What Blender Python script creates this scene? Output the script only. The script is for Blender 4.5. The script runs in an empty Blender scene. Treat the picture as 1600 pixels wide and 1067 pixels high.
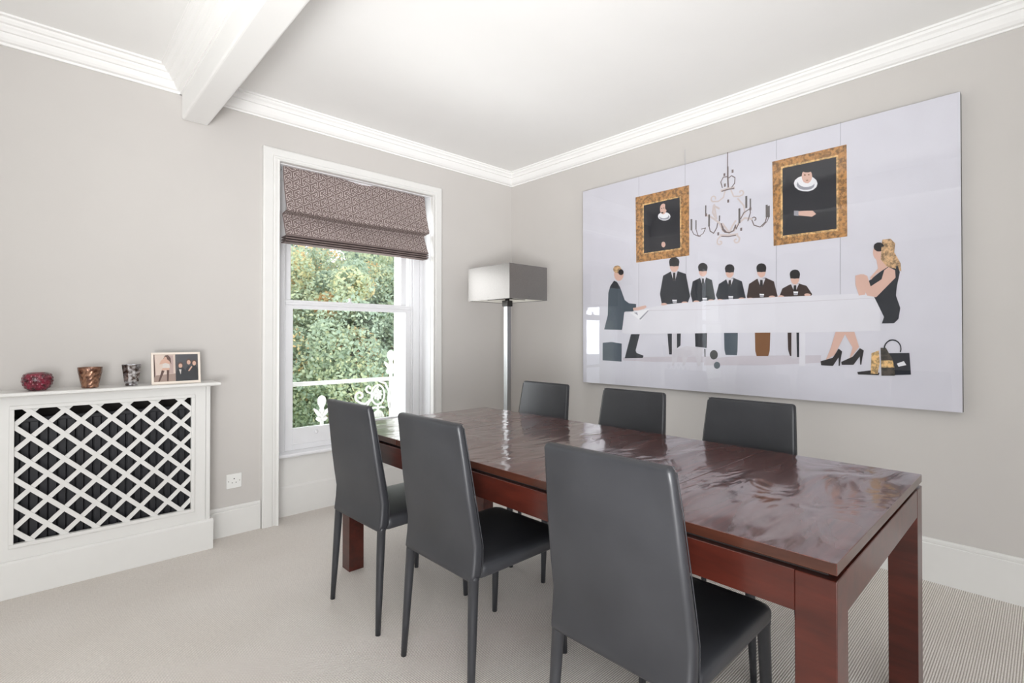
import bpy, bmesh, math, random
from math import radians, sin, cos, pi, sqrt
from mathutils import Vector, Matrix
random.seed(7)
S = bpy.context.scene
C = S.collection

# ------------------------------------------------------------------ camera, world, exposure
cam_d = bpy.data.cameras.new('camera'); cam = bpy.data.objects.new('camera', cam_d); C.objects.link(cam)
cam_d.sensor_width = 36; cam_d.lens = 793.006 * 36 / 1600
cam_d.shift_x = -6.154 / 1600; cam_d.shift_y = -12.85 / 1600
cam_d.clip_start = .02; cam_d.clip_end = 200
cam.location = (0, 0, 1.2208)
cam.rotation_euler = (radians(90.48), 0, 0.81158 - pi / 2)
S.camera = cam
S.view_settings.view_transform = 'Standard'; S.view_settings.look = 'None'
S.view_settings.gamma = 1; S.view_settings.use_curve_mapping = False
S.view_settings.exposure = 0.03

w = bpy.data.worlds.new('sky'); S.world = w; w.use_nodes = True
bg = w.node_tree.nodes['Background']
bg.inputs[0].default_value = (.90, .95, 1.0, 1); bg.inputs[1].default_value = 2.5

def area(name, loc, rot, sx, sy, power, col=(1, 1, 1)):
    l = bpy.data.lights.new(name, 'AREA'); l.shape = 'RECTANGLE'; l.size = sx; l.size_y = sy
    l.energy = power; l.color = col
    o = bpy.data.objects.new(name, l); C.objects.link(o); o.location = loc; o.rotation_euler = rot
    return o
# area lamp turned towards a point, for the added fills
def aimed(name, loc, at, sx, sy, power, col, spread=180):
    o = area(name, loc, (0, 0, 0), sx, sy, power, col); o.data.spread = radians(spread)
    o.rotation_euler = (Vector(at) - Vector(loc)).to_track_quat('-Z', 'Y').to_euler(); return o
# added lamps outside the back window, standing in for open sky and bright ground
aimed('side_fill', (-.2, 6.0, 2.0), (2.4, 3.2, 1.2), 1.8, 2.2, 105, (.95, .98, 1))
area('ground_fill', (1.76, 5.6, -.7), (radians(-135), 0, 0), 3.0, 1.6, 200, (.97, .99, 1))
# added fill lamps behind the camera, lifting walls, ceiling and carpet
aimed('room_fill', (-1.3, -1.3, .95), (2.0, 2.6, 2.75), 1.6, 1.6, 54, (.985, .99, 1))
aimed('ceiling_fill', (-.9, -.9, .7), (2.1, 2.4, 2.75), 1.0, 1.0, 31, (.985, .99, 1), 75)
aimed('floor_fill', (-.9, -1.0, 2.4), (.6, 2.2, 0), 1.2, 1.0, 7, (.985, .99, 1), 90)
sd = bpy.data.lights.new('sun', 'SUN'); sd.energy = 2.0; sd.angle = radians(3); sd.color = (1, .97, .92)
so = bpy.data.objects.new('sun', sd); C.objects.link(so)
so.rotation_euler = Vector((-.45, .6, -.75)).to_track_quat('-Z', 'Y').to_euler()

# ------------------------------------------------------------------ materials
def srgb(r, g, b):
    f = lambda c: c / 12.92 if c <= .04045 else ((c + .055) / 1.055) ** 2.4
    return (f(r / 255), f(g / 255), f(b / 255), 1)
class NT:
    def __init__(s, name):
        s.m = bpy.data.materials.new(name); s.m.use_nodes = True
        s.t = s.m.node_tree; s.b = s.t.nodes['Principled BSDF']; s.o = s.t.nodes['Material Output']
    def n(s, typ, **k):
        x = s.t.nodes.new(typ)
        for a, v in k.items():
            if a.startswith('i_'):
                key = a[2:]; key = int(key) if key.isdigit() else key.replace('_', ' ')
                x.inputs[key].default_value = v
            else: setattr(x, a, v)
        return x
    def l(s, a, b): s.t.links.new(a, b)
    def coord(s, scale=(1, 1, 1), rot=(0, 0, 0)):
        c = s.n('ShaderNodeTexCoord'); m = s.n('ShaderNodeMapping')
        m.inputs['Scale'].default_value = scale; m.inputs['Rotation'].default_value = rot
        s.l(c.outputs['Object'], m.inputs[0]); return m.outputs[0]
    def ramp(s, fac, stops):
        r = s.n('ShaderNodeValToRGB'); e = r.color_ramp.elements
        while len(e) < len(stops): e.new(.5)
        for el, (p, c) in zip(e, stops): el.position = p; el.color = c
        s.l(fac, r.inputs[0]); return r.outputs[0]
    def bump(s, h, strength=.2, dist=.002, normal=None):
        b = s.n('ShaderNodeBump'); b.inputs['Strength'].default_value = strength; b.inputs['Distance'].default_value = dist
        s.l(h, b.inputs['Height'])
        if normal is not None: s.l(normal, b.inputs['Normal'])
        return b.outputs[0]
def paint(name, col, rough=.5, spec=.4, var=.02, scale=30, bump=.05):
    k = NT(name); c = k.coord()
    nz = k.n('ShaderNodeTexNoise', i_Scale=scale, i_Detail=4.0); k.l(c, nz.inputs['Vector'])
    a = tuple(max(0, x * (1 - var)) for x in col[:3]) + (1,); b = tuple(min(1, x * (1 + var)) for x in col[:3]) + (1,)
    k.l(k.ramp(nz.outputs[0], [(.3, a), (.7, b)]), k.b.inputs['Base Color'])
    k.b.inputs['Roughness'].default_value = rough; k.b.inputs['Specular IOR Level'].default_value = spec
    if bump: k.l(k.bump(nz.outputs[0], bump, .002), k.b.inputs['Normal'])
    return k
M = {}
M['wall'] = paint('wall_paint', srgb(204, 200, 196), .8, .25, .012, 3, .03).m
M['ceiling'] = paint('ceiling_paint', srgb(245, 244, 242), .85, .2, .006, 4, .02).m
M['trim'] = paint('white_trim_paint', srgb(229, 228, 225), .38, .45, .01, 12, .03).m
M['gloss'] = paint('white_gloss_paint', srgb(232, 232, 234), .25, .5, .01, 12, .03).m
M['ext'] = paint('white_exterior_paint', srgb(236, 236, 232), .6, .4, .02, 12, .05).m
M['socket'] = paint('white_plastic', srgb(238, 238, 235), .3, .5, .003, 5, 0).m
M['hole'] = paint('dark_socket_hole', srgb(70, 70, 72), .6, .3, .01, 5, 0).m
M['brass'] = paint('screw_metal', srgb(150, 145, 138), .4, .5, .01, 5, 0).m

def carpet():
    k = NT('ribbed_wool_carpet'); c = k.coord()
    wv = k.n('ShaderNodeTexWave', wave_type='BANDS', bands_direction='Y', i_Scale=2 * pi / .0078 / 20, i_Distortion=.35, i_Detail=1.0)
    wv.inputs['Detail Scale'].default_value = 6
    k.l(c, wv.inputs['Vector'])
    fine = k.n('ShaderNodeTexNoise', i_Scale=260.0, i_Detail=2.0); k.l(k.coord((.35, 1, 1)), fine.inputs['Vector'])
    big = k.n('ShaderNodeTexNoise', i_Scale=1.6, i_Detail=3.0); k.l(c, big.inputs['Vector'])
    a = k.ramp(wv.outputs['Fac'], [(.15, srgb(192, 183, 175)), (.6, srgb(252, 247, 241))])
    b = k.ramp(fine.outputs[0], [(.3, (.86, .86, .86, 1)), (.65, (1, 1, 1, 1))])
    g = k.ramp(big.outputs[0], [(.35, (.93, .92, .91, 1)), (.65, (1, 1, 1, 1))])
    m1 = k.n('ShaderNodeMixRGB', blend_type='MULTIPLY'); m1.inputs[0].default_value = 1; k.l(a, m1.inputs[1]); k.l(b, m1.inputs[2])
    m2 = k.n('ShaderNodeMixRGB', blend_type='MULTIPLY'); m2.inputs[0].default_value = 1; k.l(m1.outputs[0], m2.inputs[1]); k.l(g, m2.inputs[2])
    k.l(m2.outputs[0], k.b.inputs['Base Color'])
    k.b.inputs['Roughness'].default_value = .95; k.b.inputs['Specular IOR Level'].default_value = .1
    n1 = k.bump(wv.outputs['Fac'], .5, .003); k.l(k.bump(fine.outputs[0], .3, .002, n1), k.b.inputs['Normal'])
    return k.m
M['carpet'] = carpet()

def wood(name, dark, light, rough, top=False):
    k = NT(name); c = k.coord((2.2, 38, 38) if top else (2, 30, 30)) if top else k.coord((14, 2.0, 14))
    nz = k.n('ShaderNodeTexNoise', i_Scale=1.6, i_Detail=6.0, i_Roughness=.6, i_Distortion=.4); k.l(c, nz.inputs['Vector'])
    big = k.n('ShaderNodeTexNoise', i_Scale=1.8, i_Detail=3.0); k.l(k.coord(), big.inputs['Vector'])
    col = k.ramp(nz.outputs[0], [(.3, dark), (.72, light)])
    g = k.ramp(big.outputs[0], [(.3, (.7, .65, .62, 1)), (.7, (1.0, 1.0, 1.0, 1))])
    m = k.n('ShaderNodeMixRGB', blend_type='MULTIPLY'); m.inputs[0].default_value = .8; k.l(col, m.inputs[1]); k.l(g, m.inputs[2])
    k.l(m.outputs[0], k.b.inputs['Base Color'])
    k.b.inputs['Specular IOR Level'].default_value = .5 if top else .3
    k.b.inputs['Coat Weight'].default_value = .85 if top else .45
    k.b.inputs['Coat Roughness'].default_value = .06 if top else .14
    k.b.inputs['Roughness'].default_value = rough
    if top:
        wav = k.n('ShaderNodeTexNoise', i_Scale=3.6, i_Detail=2.5, i_Roughness=.45, i_Distortion=.9); k.l(k.coord((.8, 1.7, 1)), wav.inputs['Vector'])
        n1 = k.bump(wav.outputs[0], .75, .012)
        n2 = k.bump(nz.outputs[0], .10, .002, n1)
        k.l(n2, k.b.inputs['Normal']); k.l(n2, k.b.inputs['Coat Normal'])
        r = k.ramp(wav.outputs[0], [(.35, (.16, .16, .16, 1)), (.65, (.34, .34, .34, 1))]); k.l(r, k.b.inputs['Roughness'])
    else:
        k.l(k.bump(nz.outputs[0], .08, .002), k.b.inputs['Normal'])
    return k.m
M['table_top'] = wood('varnished_dark_mahogany', srgb(58, 22, 18), srgb(106, 50, 40), .25, True)
M['table_side'] = wood('reddish_mahogany', srgb(56, 23, 17), srgb(88, 37, 27), .36)
M['table_edge'] = wood('dark_mahogany_edge', srgb(58, 32, 24), srgb(86, 50, 38), .3)

def leather():
    k = NT('black_leatherette'); c = k.coord()
    v = k.n('ShaderNodeTexVoronoi', i_Scale=420.0); k.l(c, v.inputs['Vector'])
    nz = k.n('ShaderNodeTexNoise', i_Scale=5.0, i_Detail=4.0); k.l(c, nz.inputs['Vector'])
    k.l(k.ramp(nz.outputs[0], [(.3, srgb(42, 43, 47)), (.7, srgb(52, 53, 57))]), k.b.inputs['Base Color'])
    k.b.inputs['Roughness'].default_value = .40; k.b.inputs['Specular IOR Level'].default_value = .55
    n1 = k.bump(nz.outputs[0], .12, .004); k.l(k.bump(v.outputs['Distance'], .12, .0006, n1), k.b.inputs['Normal'])
    return k.m
M['leather'] = leather()
M['radiator'] = paint('dark_radiator_enamel', srgb(46, 46, 50), .5, .4, .05, 20, .02).m
M['void'] = paint('dark_recess', srgb(52, 48, 46), .8, .2, .05, 20, 0).m  # dark tone: painted shade in the table gap, backing inside the cover
def metal(name, col, rough, metallic=1.0, brushed=True):
    k = NT(name); c = k.coord((1, 1, 60) if brushed else (1, 1, 1))
    nz = k.n('ShaderNodeTexNoise', i_Scale=40.0, i_Detail=3.0); k.l(c, nz.inputs['Vector'])
    k.b.inputs['Base Color'].default_value = col; k.b.inputs['Metallic'].default_value = metallic
    r = k.n('ShaderNodeMapRange'); r.inputs[3].default_value = rough * .8; r.inputs[4].default_value = rough * 1.2
    k.l(nz.outputs[0], r.inputs[0]); k.l(r.outputs[0], k.b.inputs['Roughness']); return k
M['steel'] = metal('brushed_steel', srgb(150, 150, 150), .35).m
M['steel_dark'] = metal('dark_lamp_metal', srgb(70, 68, 66), .4).m
def shade_mat():
    k = NT('taupe_satin_lampshade'); c = k.coord((300, 300, 300))
    nz = k.n('ShaderNodeTexNoise', i_Scale=1.0, i_Detail=2.0); k.l(c, nz.inputs['Vector'])
    k.l(k.ramp(nz.outputs[0], [(.3, srgb(112, 108, 104)), (.7, srgb(124, 120, 116))]), k.b.inputs['Base Color'])
    k.b.inputs['Roughness'].default_value = .38; k.b.inputs['Specular IOR Level'].default_value = .9
    k.b.inputs['Metallic'].default_value = .7
    k.b.inputs['Sheen Weight'].default_value = .3
    return k.m
M['shade'] = shade_mat()
M['shade_in'] = paint('white_shade_lining', srgb(225, 222, 214), .8, .2, .01, 20, 0).m

def glass_thin(name, tint=(1, 1, 1, 1), refl=1.0):
    k = NT(name); k.t.nodes.remove(k.b)
    tr = k.n('ShaderNodeBsdfTransparent'); tr.inputs[0].default_value = tint
    gl = k.n('ShaderNodeBsdfGlossy'); gl.inputs['Roughness'].default_value = .01
    fr = k.n('ShaderNodeFresnel'); ge = k.n('ShaderNodeNewGeometry')   # same reflectance from both faces of the sheet
    io = k.n('ShaderNodeMath', operation='MULTIPLY_ADD'); io.inputs[1].default_value = 1 / 1.45 - 1.45; io.inputs[2].default_value = 1.45
    k.l(ge.outputs['Backfacing'], io.inputs[0]); k.l(io.outputs[0], fr.inputs[0])
    ml = k.n('ShaderNodeMath', operation='MULTIPLY'); ml.inputs[1].default_value = refl; k.l(fr.outputs[0], ml.inputs[0])
    mx = k.n('ShaderNodeMixShader'); k.l(ml.outputs[0], mx.inputs[0]); k.l(tr.outputs[0], mx.inputs[1]); k.l(gl.outputs[0], mx.inputs[2])
    k.l(mx.outputs[0], k.o.inputs['Surface']); return k.m
M['glass'] = glass_thin('window_glass')
M['acrylic'] = glass_thin('clear_acrylic_glazing', (.99, .99, .995, 1), 1.0)

def fabric():
    k = NT('taupe_woven_fabric'); c = k.coord((1, 1, 1))
    nz = k.n('ShaderNodeTexNoise', i_Scale=500.0, i_Detail=2.0); k.l(c, nz.inputs['Vector'])
    k.l(k.ramp(nz.outputs[0], [(.3, srgb(114, 100, 98)), (.7, srgb(134, 119, 116))]), k.b.inputs['Base Color'])
    k.b.inputs['Roughness'].default_value = .85; k.b.inputs['Specular IOR Level'].default_value = .2
    k.l(k.bump(nz.outputs[0], .3, .0008), k.b.inputs['Normal']); return k.m
M['fabric'] = fabric()
M['thread'] = paint('pale_jacquard_thread', srgb(232, 220, 214), .6, .3, .04, 200, 0).m

# ------------------------------------------------------------------ mesh helpers
class MB:
    def __init__(s): s.v = []; s.f = []; s.mi = []; s.sm = []
    def add(s, vs, fs, mi=0, smooth=False):
        o = len(s.v); s.v += [tuple(v) for v in vs]
        for f in fs: s.f.append(tuple(i + o for i in f)); s.mi.append(mi); s.sm.append(smooth)
        return s
    def box(s, x0, y0, z0, x1, y1, z1, mi=0):
        x0, x1 = min(x0, x1), max(x0, x1); y0, y1 = min(y0, y1), max(y0, y1); z0, z1 = min(z0, z1), max(z0, z1)
        v = [(x0, y0, z0), (x1, y0, z0), (x1, y1, z0), (x0, y1, z0), (x0, y0, z1), (x1, y0, z1), (x1, y1, z1), (x0, y1, z1)]
        return s.add(v, [(3, 2, 1, 0), (4, 5, 6, 7), (0, 1, 5, 4), (1, 2, 6, 5), (2, 3, 7, 6), (3, 0, 4, 7)], mi)
    def loft(s, rings, cap=True, mi=0, smooth=True, closed=False):
        n = len(rings[0]); vs = [p for r in rings for p in r]; fs = []
        R = len(rings)
        for i in range(R if closed else R - 1):
            for j in range(n):
                a = i * n + j; b = i * n + (j + 1) % n; i2 = (i + 1) % R
                fs.append((a, b, i2 * n + (j + 1) % n, i2 * n + j))
        s.add(vs, fs, mi, smooth)
        if cap and not closed:
            o = len(s.v) - len(vs)
            s.f.append(tuple(o + j for j in reversed(range(n)))); s.mi.append(mi); s.sm.append(False)
            s.f.append(tuple(o + (R - 1) * n + j for j in range(n))); s.mi.append(mi); s.sm.append(False)
        return s
    def tube(s, pts, r, n=8, mi=0, cap=True):
        pts = [Vector(p) for p in pts]; rings = []
        rr = r if isinstance(r, (list, tuple)) else [r] * len(pts)
        up = None
        for i, p in enumerate(pts):
            d = (pts[min(i + 1, len(pts) - 1)] - pts[max(i - 1, 0)]).normalized()
            if up is None: up = Vector((0, 0, 1)) if abs(d.z) < .9 else Vector((1, 0, 0))
            a = d.cross(up)
            if a.length < 1e-4: a = d.cross(Vector((0, 1, 0)))
            a.normalize(); b = d.cross(a).normalized(); up = -b
            rings.append([p + a * rr[i] * cos(2 * pi * k / n) + b * rr[i] * sin(2 * pi * k / n) for k in range(n)])
        return s.loft(rings, cap, mi)
    def lathe(s, prof, n=32, cx=0, cy=0, mi=0, smooth=True, fr=None):
        rings = [[(cx + r * (fr(j, i) if fr else 1) * cos(2 * pi * j / n), cy + r * (fr(j, i) if fr else 1) * sin(2 * pi * j / n), z) for j in range(n)] for i, (r, z) in enumerate(prof)]
        return s.loft(rings, False, mi, smooth)
    def extr(s, poly, axis, a, b, mi=0):
        # poly: 2-D outline; axis 'x': (y,z) | 'y': (x,z) | 'z': (x,y)
        f = {'x': lambda p, t: (t, p[0], p[1]), 'y': lambda p, t: (p[0], t, p[1]), 'z': lambda p, t: (p[0], p[1], t)}[axis]
        n = len(poly); v = [f(p, a) for p in poly] + [f(p, b) for p in poly]
        fs = [(i, (i + 1) % n, n + (i + 1) % n, n + i) for i in range(n)] + [tuple(reversed(range(n))), tuple(range(n, 2 * n))]
        return s.add(v, fs, mi)
    def build(s, name, mats, parent=None, bevel=0, seg=2, recalc=True, smooth=False):
        me = bpy.data.meshes.new(name); me.from_pydata(s.v, [], s.f)
        me.polygons.foreach_set('material_index', s.mi); me.polygons.foreach_set('use_smooth', [x or smooth for x in s.sm])
        for m in (mats if isinstance(mats, (list, tuple)) else [mats]): me.materials.append(m)
        if recalc or bevel:
            bm = bmesh.new(); bm.from_mesh(me)
            if recalc: bmesh.ops.recalc_face_normals(bm, faces=bm.faces)
            if bevel:
                es = [e for e in bm.edges if len(e.link_faces) == 2 and e.calc_face_angle(0) > .5]
                bmesh.ops.bevel(bm, geom=es, offset=bevel, segments=seg, profile=.5, affect='EDGES', clamp_overlap=True)
            bm.to_mesh(me); bm.free()
        o = bpy.data.objects.new(name, me); C.objects.link(o)
        if parent is not None: o.parent = parent
        return o
def thing(name, label, cat, loc=(0, 0, 0), rz=0, group=None):
    o = bpy.data.objects.new(name, None); C.objects.link(o); o.location = loc; o.rotation_euler = (0, 0, rz)
    o.empty_display_size = .1
    if label: o['label'] = label
    if cat: o['category'] = cat
    if group: o['group'] = group
    return o
def tag(o, label, cat, group=None):
    o['label'] = label; o['category'] = cat
    if group: o['group'] = group
    return o
def struct(o, label=None):
    o['kind'] = 'structure'
    if label: o['label'] = label
    return o
def copy_tree(o, parent=None):
    c = o.copy(); C.objects.link(c); c.parent = parent
    for ch in list(o.children): copy_tree(ch, c)
    return c
# ------------------------------------------------------------------ room shell
XB, YA = 3.274, 3.507          # inner faces of the right and the back wall
XL, YF = -3.5, -2.6            # left and front (behind the camera) walls
ZC = 2.755; YO = 3.95
WX = [1.7575, -1.1425]         # centres of the two sash windows of the back wall
HW = .5975                     # half width of the inner window recess
HO = .522                      # half width of the outer brick reveal

struct(MB().box(XL - .4, YF - .4, -.06, XB + .3, YO, 0).build('floor', M['carpet']))
struct(MB().box(XL - .4, YF - .4, ZC, XB + .3, YO, ZC + .08).build('ceiling', M['ceiling']))
m = MB()
xs = [XL - .4, WX[1] - HW, WX[1] + HW, WX[0] - HW, WX[0] + HW, XB + .3]
for i in (0, 2, 4): m.box(xs[i], YA, 0, xs[i + 1], 3.70, ZC)
for i in (1, 3): m.box(xs[i], YA, 2.375, xs[i + 1], 3.70, ZC)
xo = [XL - .4, WX[1] - HO, WX[1] + HO, WX[0] - HO, WX[0] + HO, XB + .3]
for i in (0, 2, 4): m.box(xo[i], 3.70, -.2, xo[i + 1], YO, ZC + .1, 1)
for i in (1, 3): m.box(xo[i], 3.70, 2.40, xo[i + 1], YO, ZC + .1, 1); m.box(xo[i], 3.70, -.2, xo[i + 1], YO, .40, 1)
struct(m.build('wall_back', [M['wall'], M['ext']]))
struct(MB().box(XB, YF - .4, 0, XB + .3, YA, ZC).build('wall_right', M['wall']))
m = MB()   # front wall with a wide unseen opening added to let in daylight
m.box(XL - .4, YF - .2, 0, -1.0, YF, ZC).box(1.4, YF - .2, 0, XB + .3, YF, ZC).box(-1.0, YF - .2, 2.45, 1.4, YF, ZC).box(-1.0, YF - .2, 0, 1.4, YF, .3)
struct(m.build('wall_front', M['wall']))
m = MB()  # left wall, its opening likewise added to brighten the room
m.box(XL - .2, YF, 0, XL, -2.1, ZC).box(XL - .2, -.3, 0, XL, YA, ZC).box(XL - .2, -2.1, 2.45, XL, -.3, ZC).box(XL - .2, -2.1, 0, XL, -.3, .3)
struct(m.build('wall_left', M['wall']))
def fill_window(name, a0, a1, axis, c):  # frame bars for the unseen openings added to light the room
    m = MB(); n = 4
    def bx(u0, z0, u1, z1, t=.05):
        if axis == 'x': m.box(u0, c - t, z0, u1, c, z1)
        else: m.box(c - t, u0, z0, c, u1, z1)
    bx(a0, .3, a1, .38); bx(a0, 2.37, a1, 2.45)
    for i in range(n + 1):
        u = a0 + (a1 - a0 - .06) * i / n; bx(u, .3, u + .06, 2.45)
    struct(m.build(name, M['trim']))
fill_window('fill_window_3', -1.0, 1.4, 'x', YF - .05); fill_window('fill_window_4', -2.1, -.3, 'y', XL - .05)

# cornices
PR = [(0, 2.643), (.008, 2.643), (.008, 2.652), (.022, 2.656), (.034, 2.668), (.044, 2.688), (.049, 2.702), (.058, 2.704), (.058, 2.712), (.064, 2.722), (.075, 2.730), (.078, 2.742), (.086, 2.744), (.086, 2.756), (0, 2.756)]
PL = [(0, 2.643), (.010, 2.643), (.010, 2.655), (.026, 2.658), (.036, 2.668), (.044, 2.684), (.046, 2.692), (.056, 2.694), (.064, 2.704), (.072, 2.712), (.074, 2.720), (.086, 2.723), (.096, 2.733), (.100, 2.742), (.116, 2.745), (.116, 2.756), (0, 2.756)]
struct(MB().extr([(YA - o, z) for o, z in PL], 'x', XL, .62).build('trim_1', M['ceiling'])).name = 'trim_1'
struct(MB().extr([(.62 - o, z) for o, z in PL], 'y', YF, YA).build('trim_2', M['ceiling']))
struct(MB().extr([(YA - o, z) for o, z in PR], 'x', .757, XB).build('trim_3', M['ceiling']))
struct(MB().extr([(XB - o, z) for o, z in PR], 'y', YF, YA).build('trim_4', M['ceiling']))
# downstand beam
struct(MB().box(.62, YF, 2.50, .757, YA, ZC + .01).build('trim_5', M['ceiling'], bevel=.012, seg=3), 'white boxed beam running across the ceiling')

# skirtings
def skirt(name, axis, c, sgn, a, b, h):
    p = [(0, 0), (.016, 0), (.016, h - .028), (.012, h - .024), (.014, h - .018), (.014, h - .008), (.009, h), (0, h)]
    return struct(MB().extr([(c + sgn * o, z) for o, z in p], axis, a, b).build(name, M['trim']))
skirt('baseboard_right', 'y', XB, -1, YF, YA, .2157)
skirt('baseboard_back', 'x', YA, -1, .70, WX[0] - .70, .178)
struct(MB().box(WX[0] - 1.3, YO + .001, .36, WX[0] + 1.3, 4.40, .445).build('balcony_floor', M['ext']))
skirt('baseboard_back_corner', 'x', YA, -1, 2.449, XB, .2)
skirt('baseboard_back_left', 'x', YA, -1, WX[1] + .70, -.16, .178)
skirt('baseboard_left', 'y', XL, 1, YF, YA, .2)
skirt('baseboard_front', 'x', YF, 1, XL, XB, .2)

# ------------------------------------------------------------------ sash windows
def frame_rect(m, x0, z0, x1, z1, y0, y1, wl, wr, wt, wb):
    m.box(x0, y0, z0, x0 + wl, y1, z1).box(x1 - wr, y0, z0, x1, y1, z1).box(x0 + wl, y0, z1 - wt, x1 - wr, y1, z1).box(x0 + wl, y0, z0, x1 - wr, y1, z0 + wb)
def sash_window(name, cx):
    r = thing(name, None, None, (cx, YA, 0)); struct(r, 'tall white painted sash window with deep moulded casing' if cx > 0 else None)
    Y = lambda y: y - YA
    # moulded casing swept round three sides
    prof = [(-.0975, 0), (-.0975, -.030), (-.088, -.036), (-.040, -.036), (-.034, -.028), (-.026, -.028), (-.016, -.046), (-.004, -.050), (.0, -.044), (.0, .02), (-.02, .02), (-.02, 0)]
    # (offset outwards from the opening edge is negative, depth)
    m = MB(); rings = []
    for (sx, z, top) in ((-1, 0, 0), (-1, 2.375, 1), (1, 2.375, 1), (1, 0, 0)):
        ring = []
        for o, dpt in prof:
            ring.append((sx * (HW - o), dpt, z + (-o * .86 if top else 0)))
        rings.append(ring)
    m.loft(rings, True, 0, False)
    m.build('casing', M['trim'], r)
    # reveals / linings of the recess
    m = MB()
    m.box(-HW - .004, Y(3.50), 0, -HW + .004, Y(3.70), 2.372).box(HW - .004, Y(3.50), 0, HW + .004, Y(3.70), 2.372).box(-HW, Y(3.50), 2.370, HW, Y(3.70), 2.378)
    m.build('reveal_lining', M['gloss'], r)
    # fixed sash box strips
    m = MB()
    for s in (-1, 1):
        m.box(s * HW, Y(3.612), .43, s * (HW - .028), Y(3.70), 2.375)
        m.box(s * (HW - .028), Y(3.622), .43, s * (HW - .082), Y(3.70), 2.375)
        m.box(s * (HW - .082), Y(3.640), .43, s * (HW - .096), Y(3.655), 2.375)
    m.box(-HW, Y(3.612), 2.30, HW, Y(3.70), 2.375)
    m.build('sash_box', M['gloss'], r, bevel=.002, seg=1)
    # panel under the sill, skirting line on it
    m = MB(); m.box(-HW, Y(3.606), 0, HW, Y(3.70), .41)
    m.extr([(Y(3.606), 0), (Y(3.600), 0), (Y(3.600), .19), (Y(3.606), .205)], 'x', -HW, HW)
    m.build('apron_panel', M['trim'], r)
    m = MB(); m.extr([(Y(3.70), .405), (Y(3.565), .405), (Y(3.558), .411), (Y(3.558), .421), (Y(3.566), .428), (Y(3.64), .432), (Y(3.70), .432)], 'x', -HW, HW)
    m.build('window_board', M['gloss'], r)
    m = MB(); m.box(-HO, Y(3.70), .40, HO, Y(3.98), .445); m.build('outer_sill', M['ext'], r, bevel=.004, seg=1)
    # lower sash
    g0, g1 = -.443, .460
    m = MB(); x0, x1 = -.495, .505
    frame_rect(m, x0, .432, x1, 1.484, Y(3.655), Y(3.695), g0 - x0, x1 - g1, .060, .150)
    m.extr([(Y(3.655), 1.470), (Y(3.648), 1.464), (Y(3.648), 1.452), (Y(3.655), 1.446)], 'x', x0, x1)
    m.box(g0 - .012, Y(3.652), .470, g1 + .012, Y(3.656), .476)
    ls = m.build('lower_sash', M['gloss'], r, bevel=.003, seg=1)
    MB().box(g0 - .005, Y(3.672), .575, g1 + .005, Y(3.676), 1.43).build('pane', M['glass'], ls)
    # upper sash, set further out
    m = MB(); frame_rect(m, -.495, 1.43, .495, 2.35, Y(3.70), Y(3.735), .052, .052, .06, .045)
    us = m.build('upper_sash', M['gloss'], r, bevel=.003, seg=1)
    MB().box(-.45, Y(3.716), 1.46, .45, Y(3.720), 2.30).build('pane', M['glass'], us)
    # horns of the upper sash
    m = MB()
    for s in (-1, 1): m.extr([(s * .495, 1.43), (s * .455, 1.43), (s * .462, 1.40), (s * .478, 1.385), (s * .495, 1.38)], 'y', Y(3.70), Y(3.735))
    m.build('sash_horn', M['gloss'], r)
    # sash lift knob and catch
    m = MB(); m.lathe([(.0, -.020), (.010, -.018), (.013, -.012), (.010, -.005), (.006, 0)], 14)
    k = m.build('sash_lift', M['gloss'], r, smooth=True); k.location = (-.28, Y(3.655), .545); k.rotation_euler = (radians(-90), 0, 0)
    k.rotation_euler = (radians(90), 0, 0); k.location = (-.28, Y(3.655) - .0, .545); k.scale = (1, 1, -1)
    m = MB(); m.lathe([(0, 0), (.018, 0), (.018, .006), (.008, .010), (.008, .018), (.013, .024), (.010, .032), (0, .034)], 14)
    k = m.build('sash_catch', M['gloss'], r, smooth=True); k.location = (-.02, Y(3.665), 1.484)
    return r
sash_window('window_1', WX[0]); sash_window('window_2', WX[1])
# ------------------------------------------------------------------ dining table
TX0, TX1, TY0, TY1 = 1.195, 2.185, .304, 2.60
t = thing('dining_table', 'long dark mahogany dining table with glossy rippled top and square legs', 'table', ((TX0 + TX1) / 2, (TY0 + TY1) / 2, 0))
hx, hy = (TX1 - TX0) / 2, (TY1 - TY0) / 2
cy0 = (TY0 + TY1) / 2
for a, b in ((-hy, .812 - cy0), (.8135 - cy0, 2.045 - cy0), (2.0465 - cy0, hy)):
    m = MB(); m.box(-hx, a, .731, hx, b, .757)
    m.mi = [1, 0, 1, 1, 1, 1]
    m.build('top_panel', [M['table_top'], M['table_edge']], t, bevel=.0012, seg=1)
MB().box(-hx + .022, -hy + .022, .712, hx - .022, hy - .022, .732).build('shadow_rail', M['void'], t)  # rail coloured dark, painting in the shade of the gap under the top
LW = .081
for sx in (-1, 1):
    for sy in (-1, 1):
        MB().box(sx * hx, sy * hy, 0, sx * (hx - LW), sy * (hy - LW), .719).build('leg', M['table_side'], t, bevel=.002, seg=2)
for s in (-1, 1):
    MB().box(s * hx - s * .001, -hy + LW, .630, s * (hx - .024), hy - LW, .719).build('apron', M['table_side'], t, bevel=.0015, seg=1)
    MB().box(-hx + LW, s * hy - s * .001, .630, hx - LW, s * (hy - .024), .719).build('apron', M['table_side'], t, bevel=.0015, seg=1)

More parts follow.
